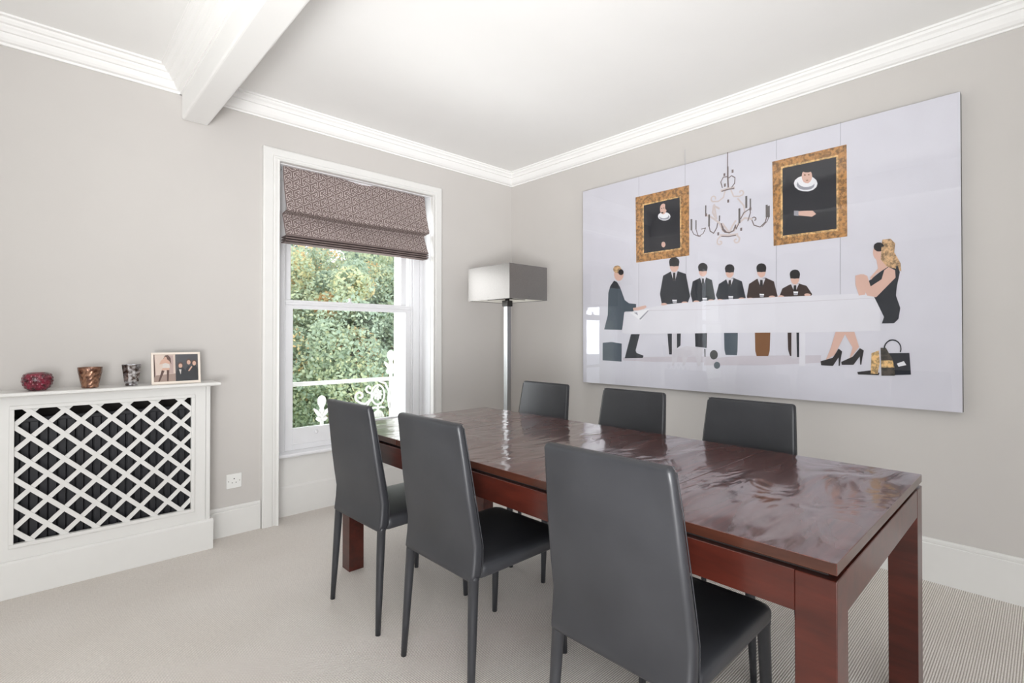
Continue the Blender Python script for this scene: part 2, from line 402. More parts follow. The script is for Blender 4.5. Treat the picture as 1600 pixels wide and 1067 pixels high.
# ------------------------------------------------------------------ chairs (front is +x, back is -x)
def rrect(x0, x1, y0, y1, r, z, n=5, fz=None):
    p = []
    for cx, cy, a in ((x1 - r, y1 - r, 0), (x0 + r, y1 - r, pi / 2), (x0 + r, y0 + r, pi), (x1 - r, y0 + r, 1.5 * pi)):
        for i in range(n):
            t_ = a + pi / 2 * i / (n - 1); x = cx + r * cos(t_); y = cy + r * sin(t_)
            p.append((x, y, z + (fz(x, y) if fz else 0)))
    return p
def make_chair():
    t = thing('dining_chair', 'x', 'chair')
    # backrest: (z, outer x, thickness, half width)
    secs = [(.418, -.232, .040, .200), (.424, -.234, .044, .207), (.44, -.230, .044, .210), (.48, -.225, .042, .210), (.53, -.222, .040, .210), (.60, -.233, .038, .209),
            (.70, -.248, .036, .205), (.81, -.262, .033, .199), (.90, -.274, .030, .193), (.925, -.278, .030, .191)]
    m = MB(); rings = []
    for z, x, th, hw in secs:
        rings.append(rrect(x, x + th, -hw, hw, min(.014, th * .42), z))
    for dz, ins in ((.931, .0015), (.9355, .005), (.938, .010)):
        z, x, th, hw = dz, -.2785, .030, .191
        rings.append(rrect(x + ins, x + th - ins, -hw + ins * 1.2, hw - ins * 1.2, .0145 - ins if ins < .012 else .003, z))
    m.loft(rings, True)
    b = m.build('backrest', M['leather'], t, smooth=True)
    # stitched seam along the top edge and sides
    m = MB()
    for s in (-1, 1):
        m.tube([(x + th - .004, s * (hw - .001), z) for z, x, th, hw in secs[2:]] , .0016, 5)
    m.tube([(-.279 + .026, y, .9355) for y in (-.186, -.09, 0, .09, .186)], .0016, 5)
    m.build('seam_piping', M['leather'], b)
    # seat
    m = MB(); rings = []
    for z, ins, r in ((.418, .012, .02), (.424, .003, .026), (.435, 0, .028), (.452, 0, .028), (.461, .004, .028), (.467, .014, .03), (.470, .04, .03), (.472, .09, .03)):
        rings.append(rrect(-.20 + ins * .3, .250 - ins, -.213 + ins, .213 - ins, r, z))
    m.loft(rings, True); m.build('seat', M['leather'], t, smooth=True)
    for sx in (-1, 1):
        for sy in (-1, 1):
            top = (-.212, sy * .191, .432) if sx < 0 else (.226, sy * .191, .428)
            ft = (-.236, sy * .206, 0) if sx < 0 else (.227, sy * .206, 0)
            pts = [Vector(top).lerp(Vector(ft), k) for k in (0, .03, .035, .3, .7, 1)]
            m = MB(); m.tube(pts, [.0195, .0195, .0178, .0165, .0135, .0105], 14)
            m.build('leg', M['leather'], t)
    return t
ch0 = make_chair()
CH = [(1.260, 2.119, .025, 'black leatherette dining chair nearest the window, back to the camera'),
      (1.272, 1.512, .0, 'black leatherette dining chair in the middle of the row turned away from the camera'),
      (1.275, .756, .0, 'black leatherette dining chair closest to the camera, beside the table corner'),
      (2.075, 2.192, pi, 'black leatherette dining chair across the table, next to the floor lamp'),
      (2.075, 1.545, pi, 'black leatherette dining chair across the table, middle of the far row'),
      (2.075, .935, pi, 'black leatherette dining chair across the table, under the right half of the artwork')]
for i, (x, y, rz, lab) in enumerate(CH):
    c = ch0 if i == 0 else copy_tree(ch0)
    c.location = (x, y, 0); c.rotation_euler = (0, 0, rz); c['label'] = lab; c['group'] = 'dining chairs around the table'

# ------------------------------------------------------------------ floor lamp
LX, LY = 2.7425, 2.99
t = thing('floor_lamp', 'tall steel floor lamp with a rectangular taupe shade in the room corner', 'lamp', (LX, LY, 0))
m = MB(); a, b = .2025, .2445; z0, z1 = 1.512, 1.773; th = .003
m.box(-a, -b, z0, -a + th, b, z1).box(a - th, -b, z0, a, b, z1).box(-a + th, -b, z0, a - th, -b + th, z1).box(-a + th, b - th, z0, a - th, b, z1)
sh = m.build('lamp_shade', M['shade'], t)
m = MB(); m.box(-a + th, -b + th, z0 + .004, -a + th + .001, b - th, z1 - .004).box(a - th, -b + th, z0 + .004, a - th - .001, b - th, z1 - .004)
m.box(-a + th, -b + th, z0 + .004, a - th, -b + th + .001, z1 - .004).box(-a + th, b - th, z0 + .004, a - th, b - th - .001, z1 - .004)
m.build('shade_lining', M['shade_in'], sh)
m = MB()
m.tube([(-a, 0, z0 + .02), (a, 0, z0 + .02)], .003, 6).tube([(0, -b, z0 + .02), (0, b, z0 + .02)], .003, 6)
m.build('shade_carrier', M['steel_dark'], t)
MB().box(-.021, -.021, .02, .021, .021, 1.47).build('pole', M['steel'], t, bevel=.0015, seg=1)
MB().box(-.03, -.03, 1.47, .03, .03, 1.515).build('pole_collar', M['steel_dark'], t, bevel=.002, seg=1)
MB().box(-.15, -.15, 0, .15, .15, .02).build('base', M['steel'], t, bevel=.002, seg=1)
m = MB(); m.lathe([(0, 1.515), (.018, 1.515), (.018, 1.56), (.0, 1.56)], 16); m.build('lamp_socket', M['steel_dark'], t)
m = MB(); m.lathe([(.0, 1.68), (.015, 1.678), (.028, 1.66), (.03, 1.64), (.022, 1.60), (.014, 1.58), (.013, 1.56)], 20); m.build('bulb', M['shade_in'], t, smooth=True)

# ------------------------------------------------------------------ radiator cover
YR = 3.365
t = thing('radiator_cover', 'white painted radiator cover with diagonal lattice front', 'radiator cover', (.30, YA, 0))
ox, oy = .30, YA
def bx(m, x0, y0, z0, x1, y1, z1): return m.box(x0 - ox, y0 - oy, z0, x1 - ox, y1 - oy, z1)
X0, X1 = -.165, .745; OX0, OX1, OZ0, OZ1 = -.066, .650, .247, .880
m = MB(); bx(m, X0, YR - .012, 0, X1 + .02, YA, .001)
m = MB(); bx(m, X0 - .03, 3.350, 0, X1 + .015, YR + .006, .162); m.extr([(3.350 - oy, .162), (3.358 - oy, .172), (YR + .006 - oy, .172), (YR + .006 - oy, .162)], 'x', X0 - .03 - ox, X1 + .015 - ox)
bx(m, X1 - .008, 3.365, 0, X1 + .015, YA - .001, .17)
m.build('plinth', M['trim'], t, bevel=.0015, seg=1)
for a_ in (X1 - .022, X0): bx(MB(), a_, YR, .165, a_ + .022, YA - .001, .944).build('side_panel', M['trim'], t, bevel=.0015, seg=1)
m = MB()
bx(m, X0 + .0225, YR + .001, .165, OX0, YR + .019, .942); bx(m, OX1, YR + .001, .165, X1 - .0235, YR + .019, .942)
bx(m, OX0, YR + .001, OZ1, OX1, YR + .019, .942); bx(m, OX0, YR + .001, .165, OX1, YR + .019, OZ0)
m.build('front_frame', M['trim'], t)
m = MB(); w_ = .018
for (a0, b0, a1, b1) in ((OX0 - w_, OZ1, OX1 + w_, OZ1 + w_), (OX0 - w_, OZ0 - w_, OX1 + w_, OZ0), (OX0 - w_, OZ0, OX0, OZ1), (OX1, OZ0, OX1 + w_, OZ1)):
    bx(m, a0, YR - .006, b0, a1, YR + .001, b1)
m.build('grille_bead', M['trim'], t, bevel=.002, seg=2)
m = MB(); m.extr([(YA - oy, .944), (3.305 - oy, .944), (3.298 - oy, .949), (3.297 - oy, .956), (3.303 - oy, .963), (YA - oy, .964)], 'x', X0 - .04 - ox, .783 - ox)
m.build('shelf', M['trim'], t, bevel=.001, seg=1)
def clip(poly, nx, nz, c):
    out = []
    for i in range(len(poly)):
        p, q = poly[i], poly[(i + 1) % len(poly)]
        dp, dq = nx * p[0] + nz * p[1] - c, nx * q[0] + nz * q[1] - c
        if dp <= 0: out.append(p)
        if (dp < 0) != (dq < 0) and abs(dp - dq) > 1e-12:
            k = dp / (dp - dq); out.append((p[0] + (q[0] - p[0]) * k, p[1] + (q[1] - p[1]) * k))
    return out
P_ = .1222
for sgn, ya, yb in ((1, YR + .004, YR + .009), (-1, YR + .009, YR + .014)):
    for k in range(-14, 15):
        # band through the node (-.009 + k P, .863)
        nx, nz = 1 / sqrt(2), sgn / sqrt(2)
        c = nx * (-.009 + k * P_) + nz * .863
        poly = [(OX0 - .004, OZ0 - .004), (OX1 + .004, OZ0 - .004), (OX1 + .004, OZ1 + .004), (OX0 - .004, OZ1 + .004)]
        poly = clip(poly, nx, nz, c + .0105)
        if len(poly) > 2: poly = clip(poly, -nx, -nz, -(c - .0105))
        if len(poly) < 3: continue
        A_ = abs(sum(poly[i][0] * poly[(i + 1) % len(poly)][1] - poly[(i + 1) % len(poly)][0] * poly[i][1] for i in range(len(poly)))) / 2
        if A_ < 1e-4: continue
        MB().extr([(x - ox, z) for x, z in poly], 'y', ya - oy, yb - oy).build('lattice_slat', M['trim'], t)
# radiator inside the cover
t = thing('radiator', 'dark ribbed radiator behind the white lattice', 'radiator', (.29, 3.44, 0))
m = MB(); m.box(-.40, .012, .20, .40, .016, .82); m.build('back_plate', M['radiator'], t)
m = MB()
xx = -.40
while xx < .39:
    m.extr([(xx, -.018), (xx + .024, -.018), (xx + .030, -.004), (xx + .034, -.004), (xx + .034, .004), (xx, .004)], 'z', .205, .81)
    xx += .034
o = m.build('front_ribs', M['radiator'], t); o['kind'] = 'stuff'
MB().box(-.41, -.026, .81, .41, .02, .832).build('header_rail', M['radiator'], t, bevel=.004); MB().box(-.41, -.024, .185, .41, .02, .206).build('header_rail', M['radiator'], t, bevel=.004)
for x_ in (-.36, .36): MB().tube([(x_, 0, .19), (x_, 0, 0)], .008, 8).build('feed_pipe', M['radiator'], t)
struct(MB().box(X0 + .023, YA - .003, .0, X1 - .023, YA - .0005, .943).build('wall_behind_radiator', M['void']))  # thin dark sheet over the wall inside the cover

# ------------------------------------------------------------------ things on the shelf
ZS = .964
def cut_glass(name, dark, light, rough, scale, metallic=0.0, bump=.6, trans=0.0):
    k = NT(name); c = k.coord()
    v = k.n('ShaderNodeTexVoronoi', i_Scale=scale); k.l(c, v.inputs['Vector'])
    nz = k.n('ShaderNodeTexNoise', i_Scale=scale * .8, i_Detail=4.0); k.l(c, nz.inputs['Vector'])
    k.l(k.ramp(nz.outputs[0], [(.38, dark), (.62, light)]), k.b.inputs['Base Color'])
    k.b.inputs['Roughness'].default_value = rough; k.b.inputs['Metallic'].default_value = metallic
    k.b.inputs['Coat Weight'].default_value = .6; k.b.inputs['Coat Roughness'].default_value = .08
    k.b.inputs['Transmission Weight'].default_value = trans
    k.l(k.bump(v.outputs['Distance'], bump, .003), k.b.inputs['Normal']); return k.m
M['ruby'] = cut_glass('ruby_bubble_glass', srgb(70, 12, 28), srgb(132, 28, 54), .12, 60, .1, .3)
M['copper'] = cut_glass('copper_mercury_glass', srgb(92, 58, 44), srgb(160, 118, 92), .25, 70, .45, .5)
M['mercury'] = cut_glass('silvered_mercury_glass', srgb(74, 60, 54), srgb(206, 206, 210), .12, 75, .85, .12)
M['candle'] = paint('inner_dark_glass', srgb(80, 40, 40), .4, .4, .1, 30, 0).m
t = thing('glass_bowl', 'round dark red bubble-glass tealight bowl on the radiator shelf', 'candle holder', (.013, 3.395, ZS))
prof = []
R0 = [(.030, .000), (.034, .002), (.044, .012), (.053, .026), (.0575, .042), (.0575, .056), (.054, .070), (.047, .081), (.040, .086)]
m = MB(); m.lathe([(0, 0.001)] + R0 + [(.036, .084), (.042, .070), (.050, .050), (.046, .030), (.030, .012), (0, .010)], 40)
bo = m.build('bowl', M['ruby'], t, smooth=True)
m = MB()
for j, (r, z) in enumerate([(.0475, .018), (.0545, .0315), (.0575, .046), (.0565, .0605), (.0515, .0735)]):
    for i in range(18):
        a_ = 2 * pi * (i + .5 * (j % 2)) / 18; rr = .0088
        base = Vector((r * cos(a_), r * sin(a_), z)); ring = []
        n_ = Vector((cos(a_), sin(a_), (z - .042) * 8)).normalized(); u = n_.cross(Vector((0, 0, 1))).normalized(); v_ = n_.cross(u)
        vs = [base + n_ * .0016]
        for q in range(7): an = 2 * pi * q / 7; vs.append(base + (u * cos(an) + v_ * sin(an)) * rr * .6 + n_ * .0010)
        for q in range(7): an = 2 * pi * q / 7; vs.append(base + (u * cos(an) + v_ * sin(an)) * rr - n_ * .002)
        fs = [(0, 1 + q, 1 + (q + 1) % 7) for q in range(7)] + [(1 + q, 8 + q, 8 + (q + 1) % 7, 1 + (q + 1) % 7) for q in range(7)]
        m.add(vs, fs, 0, True)
o = m.build('glass_bubbles', M['ruby'], bo); o['kind'] = 'stuff'
t = thing('votive_holder', 'copper-brown cut glass tumbler holding a tealight, on the radiator shelf', 'candle holder', (.209, 3.395, ZS))
m = MB(); n_ = 30
fr = lambda j, i: 1 + (.020 if (j + i) % 2 else -.012) if 1 < i < 9 else 1
m.lathe([(0, .0), (.033, .0), (.0355, .004)] + [(.0355 + .0145 * k / 6, .012 + .078 * k / 6) for k in range(7)] + [(.0515, .105), (.049, .105), (.036, .012), (0, .010)], n_, smooth=False, fr=fr)
m.build('cup', M['copper'], t)
m = MB(); m.lathe([(0, .011), (.019, .011), (.019, .026), (0, .026)], 16); m.build('tealight', M['shade_in'], t)
t = thing('votive_holder', 'silvery faceted mercury-glass tumbler on a foot, beside the photo frame', 'candle holder', (.379, 3.395, ZS), radians(18))
m = MB(); m.lathe([(0, 0), (.027, 0), (.0285, .004), (.0285, .009), (.026, .012), (.030, .016), (.034, .022), (.0455, .112), (.0445, .113), (.043, .112), (.032, .026), (0, .024)], 8, smooth=False)
m.build('cup', M['mercury'], t, bevel=.0006, seg=1)
# photo frame
def flat(name, col, rough=.5, var=.02): return paint(name, col, rough, .4, var, 60, 0).m
PH = {k: flat('photo_' + k, srgb(*c)) for k, c in dict(cream=(226, 208, 194), pink=(196, 172, 164), floorb=(170, 148, 136), brown=(98, 74, 66), skin=(222, 182, 160), black=(56, 58, 62), dark=(84, 84, 88), white=(225, 218, 210), grey=(150, 142, 140)).items()}
t = thing('photo_frame', 'cream tabletop photo frame with two photographs of people side by side', 'photo frame', (.5795, 3.36, ZS))
fr_ = thing('tilt', None, None)
bpy.data.objects.remove(fr_)
tilt = Matrix.Rotation(radians(-9), 4, 'X')
def pf(m, x0, y0, z0, x1, y1, z1, mi=0):
    n0 = len(m.v); m.box(x0, y0, z0, x1, y1, z1, mi)
    for i in range(n0, len(m.v)): m.v[i] = tuple(tilt @ Vector(m.v[i]))
FW, FH, B_ = .116, .176, .011
m = MB(); pf(m, -FW, 0, 0, FW, .012, B_ + .003); pf(m, -FW, 0, FH - B_, FW, .012, FH); pf(m, -FW, 0, B_, -FW + B_, .012, FH - B_); pf(m, FW - B_, 0, B_, FW, .012, FH - B_)
M['frame'] = paint('cream_frame', srgb(240, 228, 216), .45, .4, .01, 20, 0).m
m.build('frame', M['frame'], t, bevel=.0012, seg=1)
m = MB(); pf(m, -FW + .004, .008, .004, FW - .004, .012, FH - .004); m.build('backing', PH['dark'], t)
m = MB(); names_ = list(PH)
def pp(col, pts, lay):
    mi = names_.index(col); y = .0078 - lay * .00025
    m.add([tuple(tilt @ Vector((x, y, z))) for x, z in pts], [tuple(range(len(pts)))], mi)
def el(col, cx, cz, rx, rz, lay, n=12): pp(col, [(cx + rx * cos(2 * pi * i / n), cz + rz * sin(2 * pi * i / n)) for i in range(n)], lay)
pp('cream', [(-.105, .014), (-.004, .014), (-.004, .165), (-.105, .165)], 0)
pp('floorb', [(-.105, .014), (-.004, .014), (-.004, .058), (-.105, .050)], 1); pp('brown', [(-.105, .03), (-.097, .055), (-.100, .165), (-.105, .165)], 2)
pp('pink', [(-.036, .058), (-.014, .058), (-.014, .160), (-.036, .160)], 1)
pp('brown', [(-.085, .016), (-.078, .016), (-.055, .075), (-.068, .078)], 2); pp('brown', [(-.045, .016), (-.038, .016), (-.033, .078), (-.045, .078)], 2)
pp('skin', [(-.070, .078), (-.033, .078), (-.034, .095), (-.062, .095)], 3); pp('white', [(-.066, .090), (-.030, .090), (-.034, .125), (-.060, .130)], 4)
pp('skin', [(-.078, .110), (-.050, .118), (-.028, .110), (-.034, .140), (-.060, .142), (-.072, .130)], 5)
pp('brown', [(-.060, .142), (-.052, .160), (-.038, .162), (-.026, .145), (-.024, .110), (-.032, .128), (-.044, .140)], 6); el('skin', -.050, .143, .007, .009, 7)
pp('dark', [(-.002, .014), (.105, .014), (.105, .165), (-.002, .165)], 0)
for x, z in ((.020, .100), (.060, .118), (.087, .112)):
    el('brown', x, z + .004, .013, .017, 1); el('skin', x, z, .009, .013, 2)
pp('black', [(-.002, .014), (.046, .014), (.046, .070), (.030, .090), (.008, .088), (-.002, .060)], 3)
pp('black', [(.046, .014), (.105, .014), (.105, .08), (.092, .100), (.070, .095), (.055, .096), (.046, .080)], 3)
pp('skin', [(.056, .070), (.062, .068), (.078, .092), (.072, .097)], 4); pp('white', [(.012, .080), (.024, .080), (.020, .05)], 4)
m.build('photo_print', [PH[k] for k in names_], t)
m = MB(); pf(m, -FW + .006, .0035, .008, FW - .006, .0042, FH - .008); m.build('glazing', M['acrylic'], t)
m = MB(); m.add([(-.03, .030, .14), (.03, .030, .14), (.03, .070, .0), (-.03, .070, 0), (-.03, .033, .14), (.03, .033, .14), (.03, .074, .0), (-.03, .074, 0)], [(0, 1, 2, 3), (7, 6, 5, 4), (0, 4, 5, 1), (1, 5, 6, 2), (2, 6, 7, 3), (3, 7, 4, 0)])
m.build('easel_strut', PH['dark'], t)

# ------------------------------------------------------------------ socket
t = thing('wall_socket', 'small white round-pin wall socket above the skirting, left of the window', 'socket', (.906, YA, .330))
MB().box(-.043, -.009, -.044, .043, 0, .044).build('face_plate', M['socket'], t, bevel=.002, seg=2)
for x, z, r in ((0, .014, .0038), (-.011, -.010, .0030), (.011, -.010, .0030)):
    m = MB(); m.lathe([(0, 0), (r, 0)], 12); o = m.build('pin_hole', M['hole'], t); o.location = (x, -.0093, z); o.rotation_euler = (radians(90), 0, 0)
for x in (-.031, .031):
    m = MB(); m.lathe([(0, .001), (.0025, .001), (.003, 0)], 10); o = m.build('screw', M['brass'], t); o.location = (x, -.009, 0); o.rotation_euler = (radians(90), 0, 0)

# ------------------------------------------------------------------ roman blind
t = thing('roman_blind', 'half-raised taupe roman blind with a pale interlocking geometric pattern', 'blind', (1.7575, YA, 0))
prof = [(3.530, 2.374), (3.520, 2.30), (3.500, 2.20), (3.474, 2.12), (3.456, 2.075), (3.455, 2.066), (3.462, 2.060), (3.500, 2.056), (3.535, 2.050), (3.535, 2.040), (3.520, 2.010), (3.495, 1.95), (3.472, 1.905)]
st = []
z = 1.905
for k in range(3):
    st += [(3.468, z - .004), (3.470, z - .009), (3.50, z - .011), (3.555, z - .012), (3.556, z - .0145), (3.50, z - .0155), (3.473, z - .0165)]; z -= .0165
prof += st + [(3.556, z)]
HWB = .5575
L13 = sum(sqrt((prof[i][0] - prof[i - 1][0]) ** 2 + (prof[i][1] - prof[i - 1][1]) ** 2) for i in range(1, 13))
dense = [prof[0]]
for i in range(1, 13):
    for q in range(1, 5): dense.append((prof[i - 1][0] + (prof[i][0] - prof[i - 1][0]) * q / 4, prof[i - 1][1] + (prof[i][1] - prof[i - 1][1]) * q / 4))
prof = dense + prof[13:]
m = MB(); th = .0022
def edge_wob(i, s): return s * HWB
n = len(prof)
def pn(i):
    a_ = Vector(prof[max(i - 1, 0)]); b_ = Vector(prof[min(i + 1, n - 1)]); d = (b_ - a_).normalized(); return Vector((d[1], -d[0]))
rings = []
for s in (-1, 1):
    outer = [(s * HWB, prof[i][0] - YA, prof[i][1]) for i in range(n)]
    inner = [(s * HWB, prof[i][0] + th * (-pn(i)[0]) - YA, prof[i][1] + th * (-pn(i)[1])) for i in range(n)]
    rings.append(outer + inner[::-1])
nx_ = 60
full = []
for j in range(nx_ + 1):
    k = j / nx_; full.append([(rings[0][i][0] * (1 - k) + rings[1][i][0] * k, rings[0][i][1] + .004 * sin(9 * k + rings[0][i][2] * 20) * (1 - abs(2 * k - 1) ** 4), rings[0][i][2] - (.006 * sin(pi * k) if 1.95 < rings[0][i][2] < 2.1 else 0)) for i in range(2 * n)])
m.loft(full, True, 0, False)
bl = m.build('blind_fabric', M['fabric'], t, smooth=False)
# head batten
MB().box(-HWB, .025, 2.345, HWB, .055, 2.373).build('head_rail', M['gloss'], t)
# woven pattern: triskele strokes mapped on the cloth
L_ = [0]
for i in range(1, n): L_.append(L_[-1] + sqrt((prof[i][0] - prof[i - 1][0]) ** 2 + (prof[i][1] - prof[i - 1][1]) ** 2))
def on_cloth(u, s):
    for i in range(1, n):
        if L_[i] >= s:
            k = (s - L_[i - 1]) / (L_[i] - L_[i - 1]); y = prof[i - 1][0] * (1 - k) + prof[i][0] * k; z_ = prof[i - 1][1] * (1 - k) + prof[i][1] * k
            nn = pn(i); kk = (u + HWB) / (2 * HWB)
            y += .004 * sin(9 * kk + z_ * 20) * (1 - abs(2 * kk - 1) ** 4)
            z2 = z_ - (.006 * sin(pi * kk) if 1.95 < z_ < 2.1 else 0)
            return (u, y - YA + nn[0] * .0016, z2 + nn[1] * .0016)
    return None
m = MB(); A0 = .068
SMAX = L13
def seg(p, q, w=.0023):
    d = Vector((q[0] - p[0], q[1] - p[1])); ln = d.length
    if ln < 1e-5: return
    d /= ln; nn = Vector((-d[1], d[0])) * w / 2; k = max(1, int(ln / .008)); e = d * w * .4
    for i in range(k):
        a_ = Vector(p) + d * ln * i / k - (e if i == 0 else e * 0); b_ = Vector(p) + d * ln * (i + 1) / k + (e if i == k - 1 else e * 0)
        qs = [a_ + nn, b_ + nn, b_ - nn, a_ - nn]
        if any(abs(x[0]) > HWB - .002 or x[1] < .002 or x[1] > SMAX for x in qs): continue
        m.add([on_cloth(x[0], x[1]) for x in qs], [(0, 1, 2, 3)])
rows = int(SMAX / A0) + 2; cols = int(2 * HWB / (A0 * .866)) + 3
for r_ in range(-1, rows):
    for c_ in range(-1, cols):
        cx = -HWB + A0 * .866 * c_; cz = (r_ + .5 * (c_ % 2)) * A0
        for q in range(3):
            a_ = radians(90 + 120 * q); u = Vector((cos(a_), sin(a_))); v = Vector((-sin(a_), cos(a_)))
            f = lambda p: (cx + u[0] * p[0] * A0 + v[0] * p[1] * A0, cz + u[1] * p[0] * A0 + v[1] * p[1] * A0)
            # an arm as a double line that hooks sideways
            pts1 = [(.0635, .11), (.60, .11), (.52, .27)]
            pts2 = [(.0635, -.11), (.46, -.11), (.38, -.28), (.27, -.28)]
            for pts in (pts1, pts2):
                for i in range(len(pts) - 1): seg(f(pts[i]), f(pts[i + 1]))
o = m.build('woven_pattern', M['thread'], bl, recalc=False); o['kind'] = 'stuff'

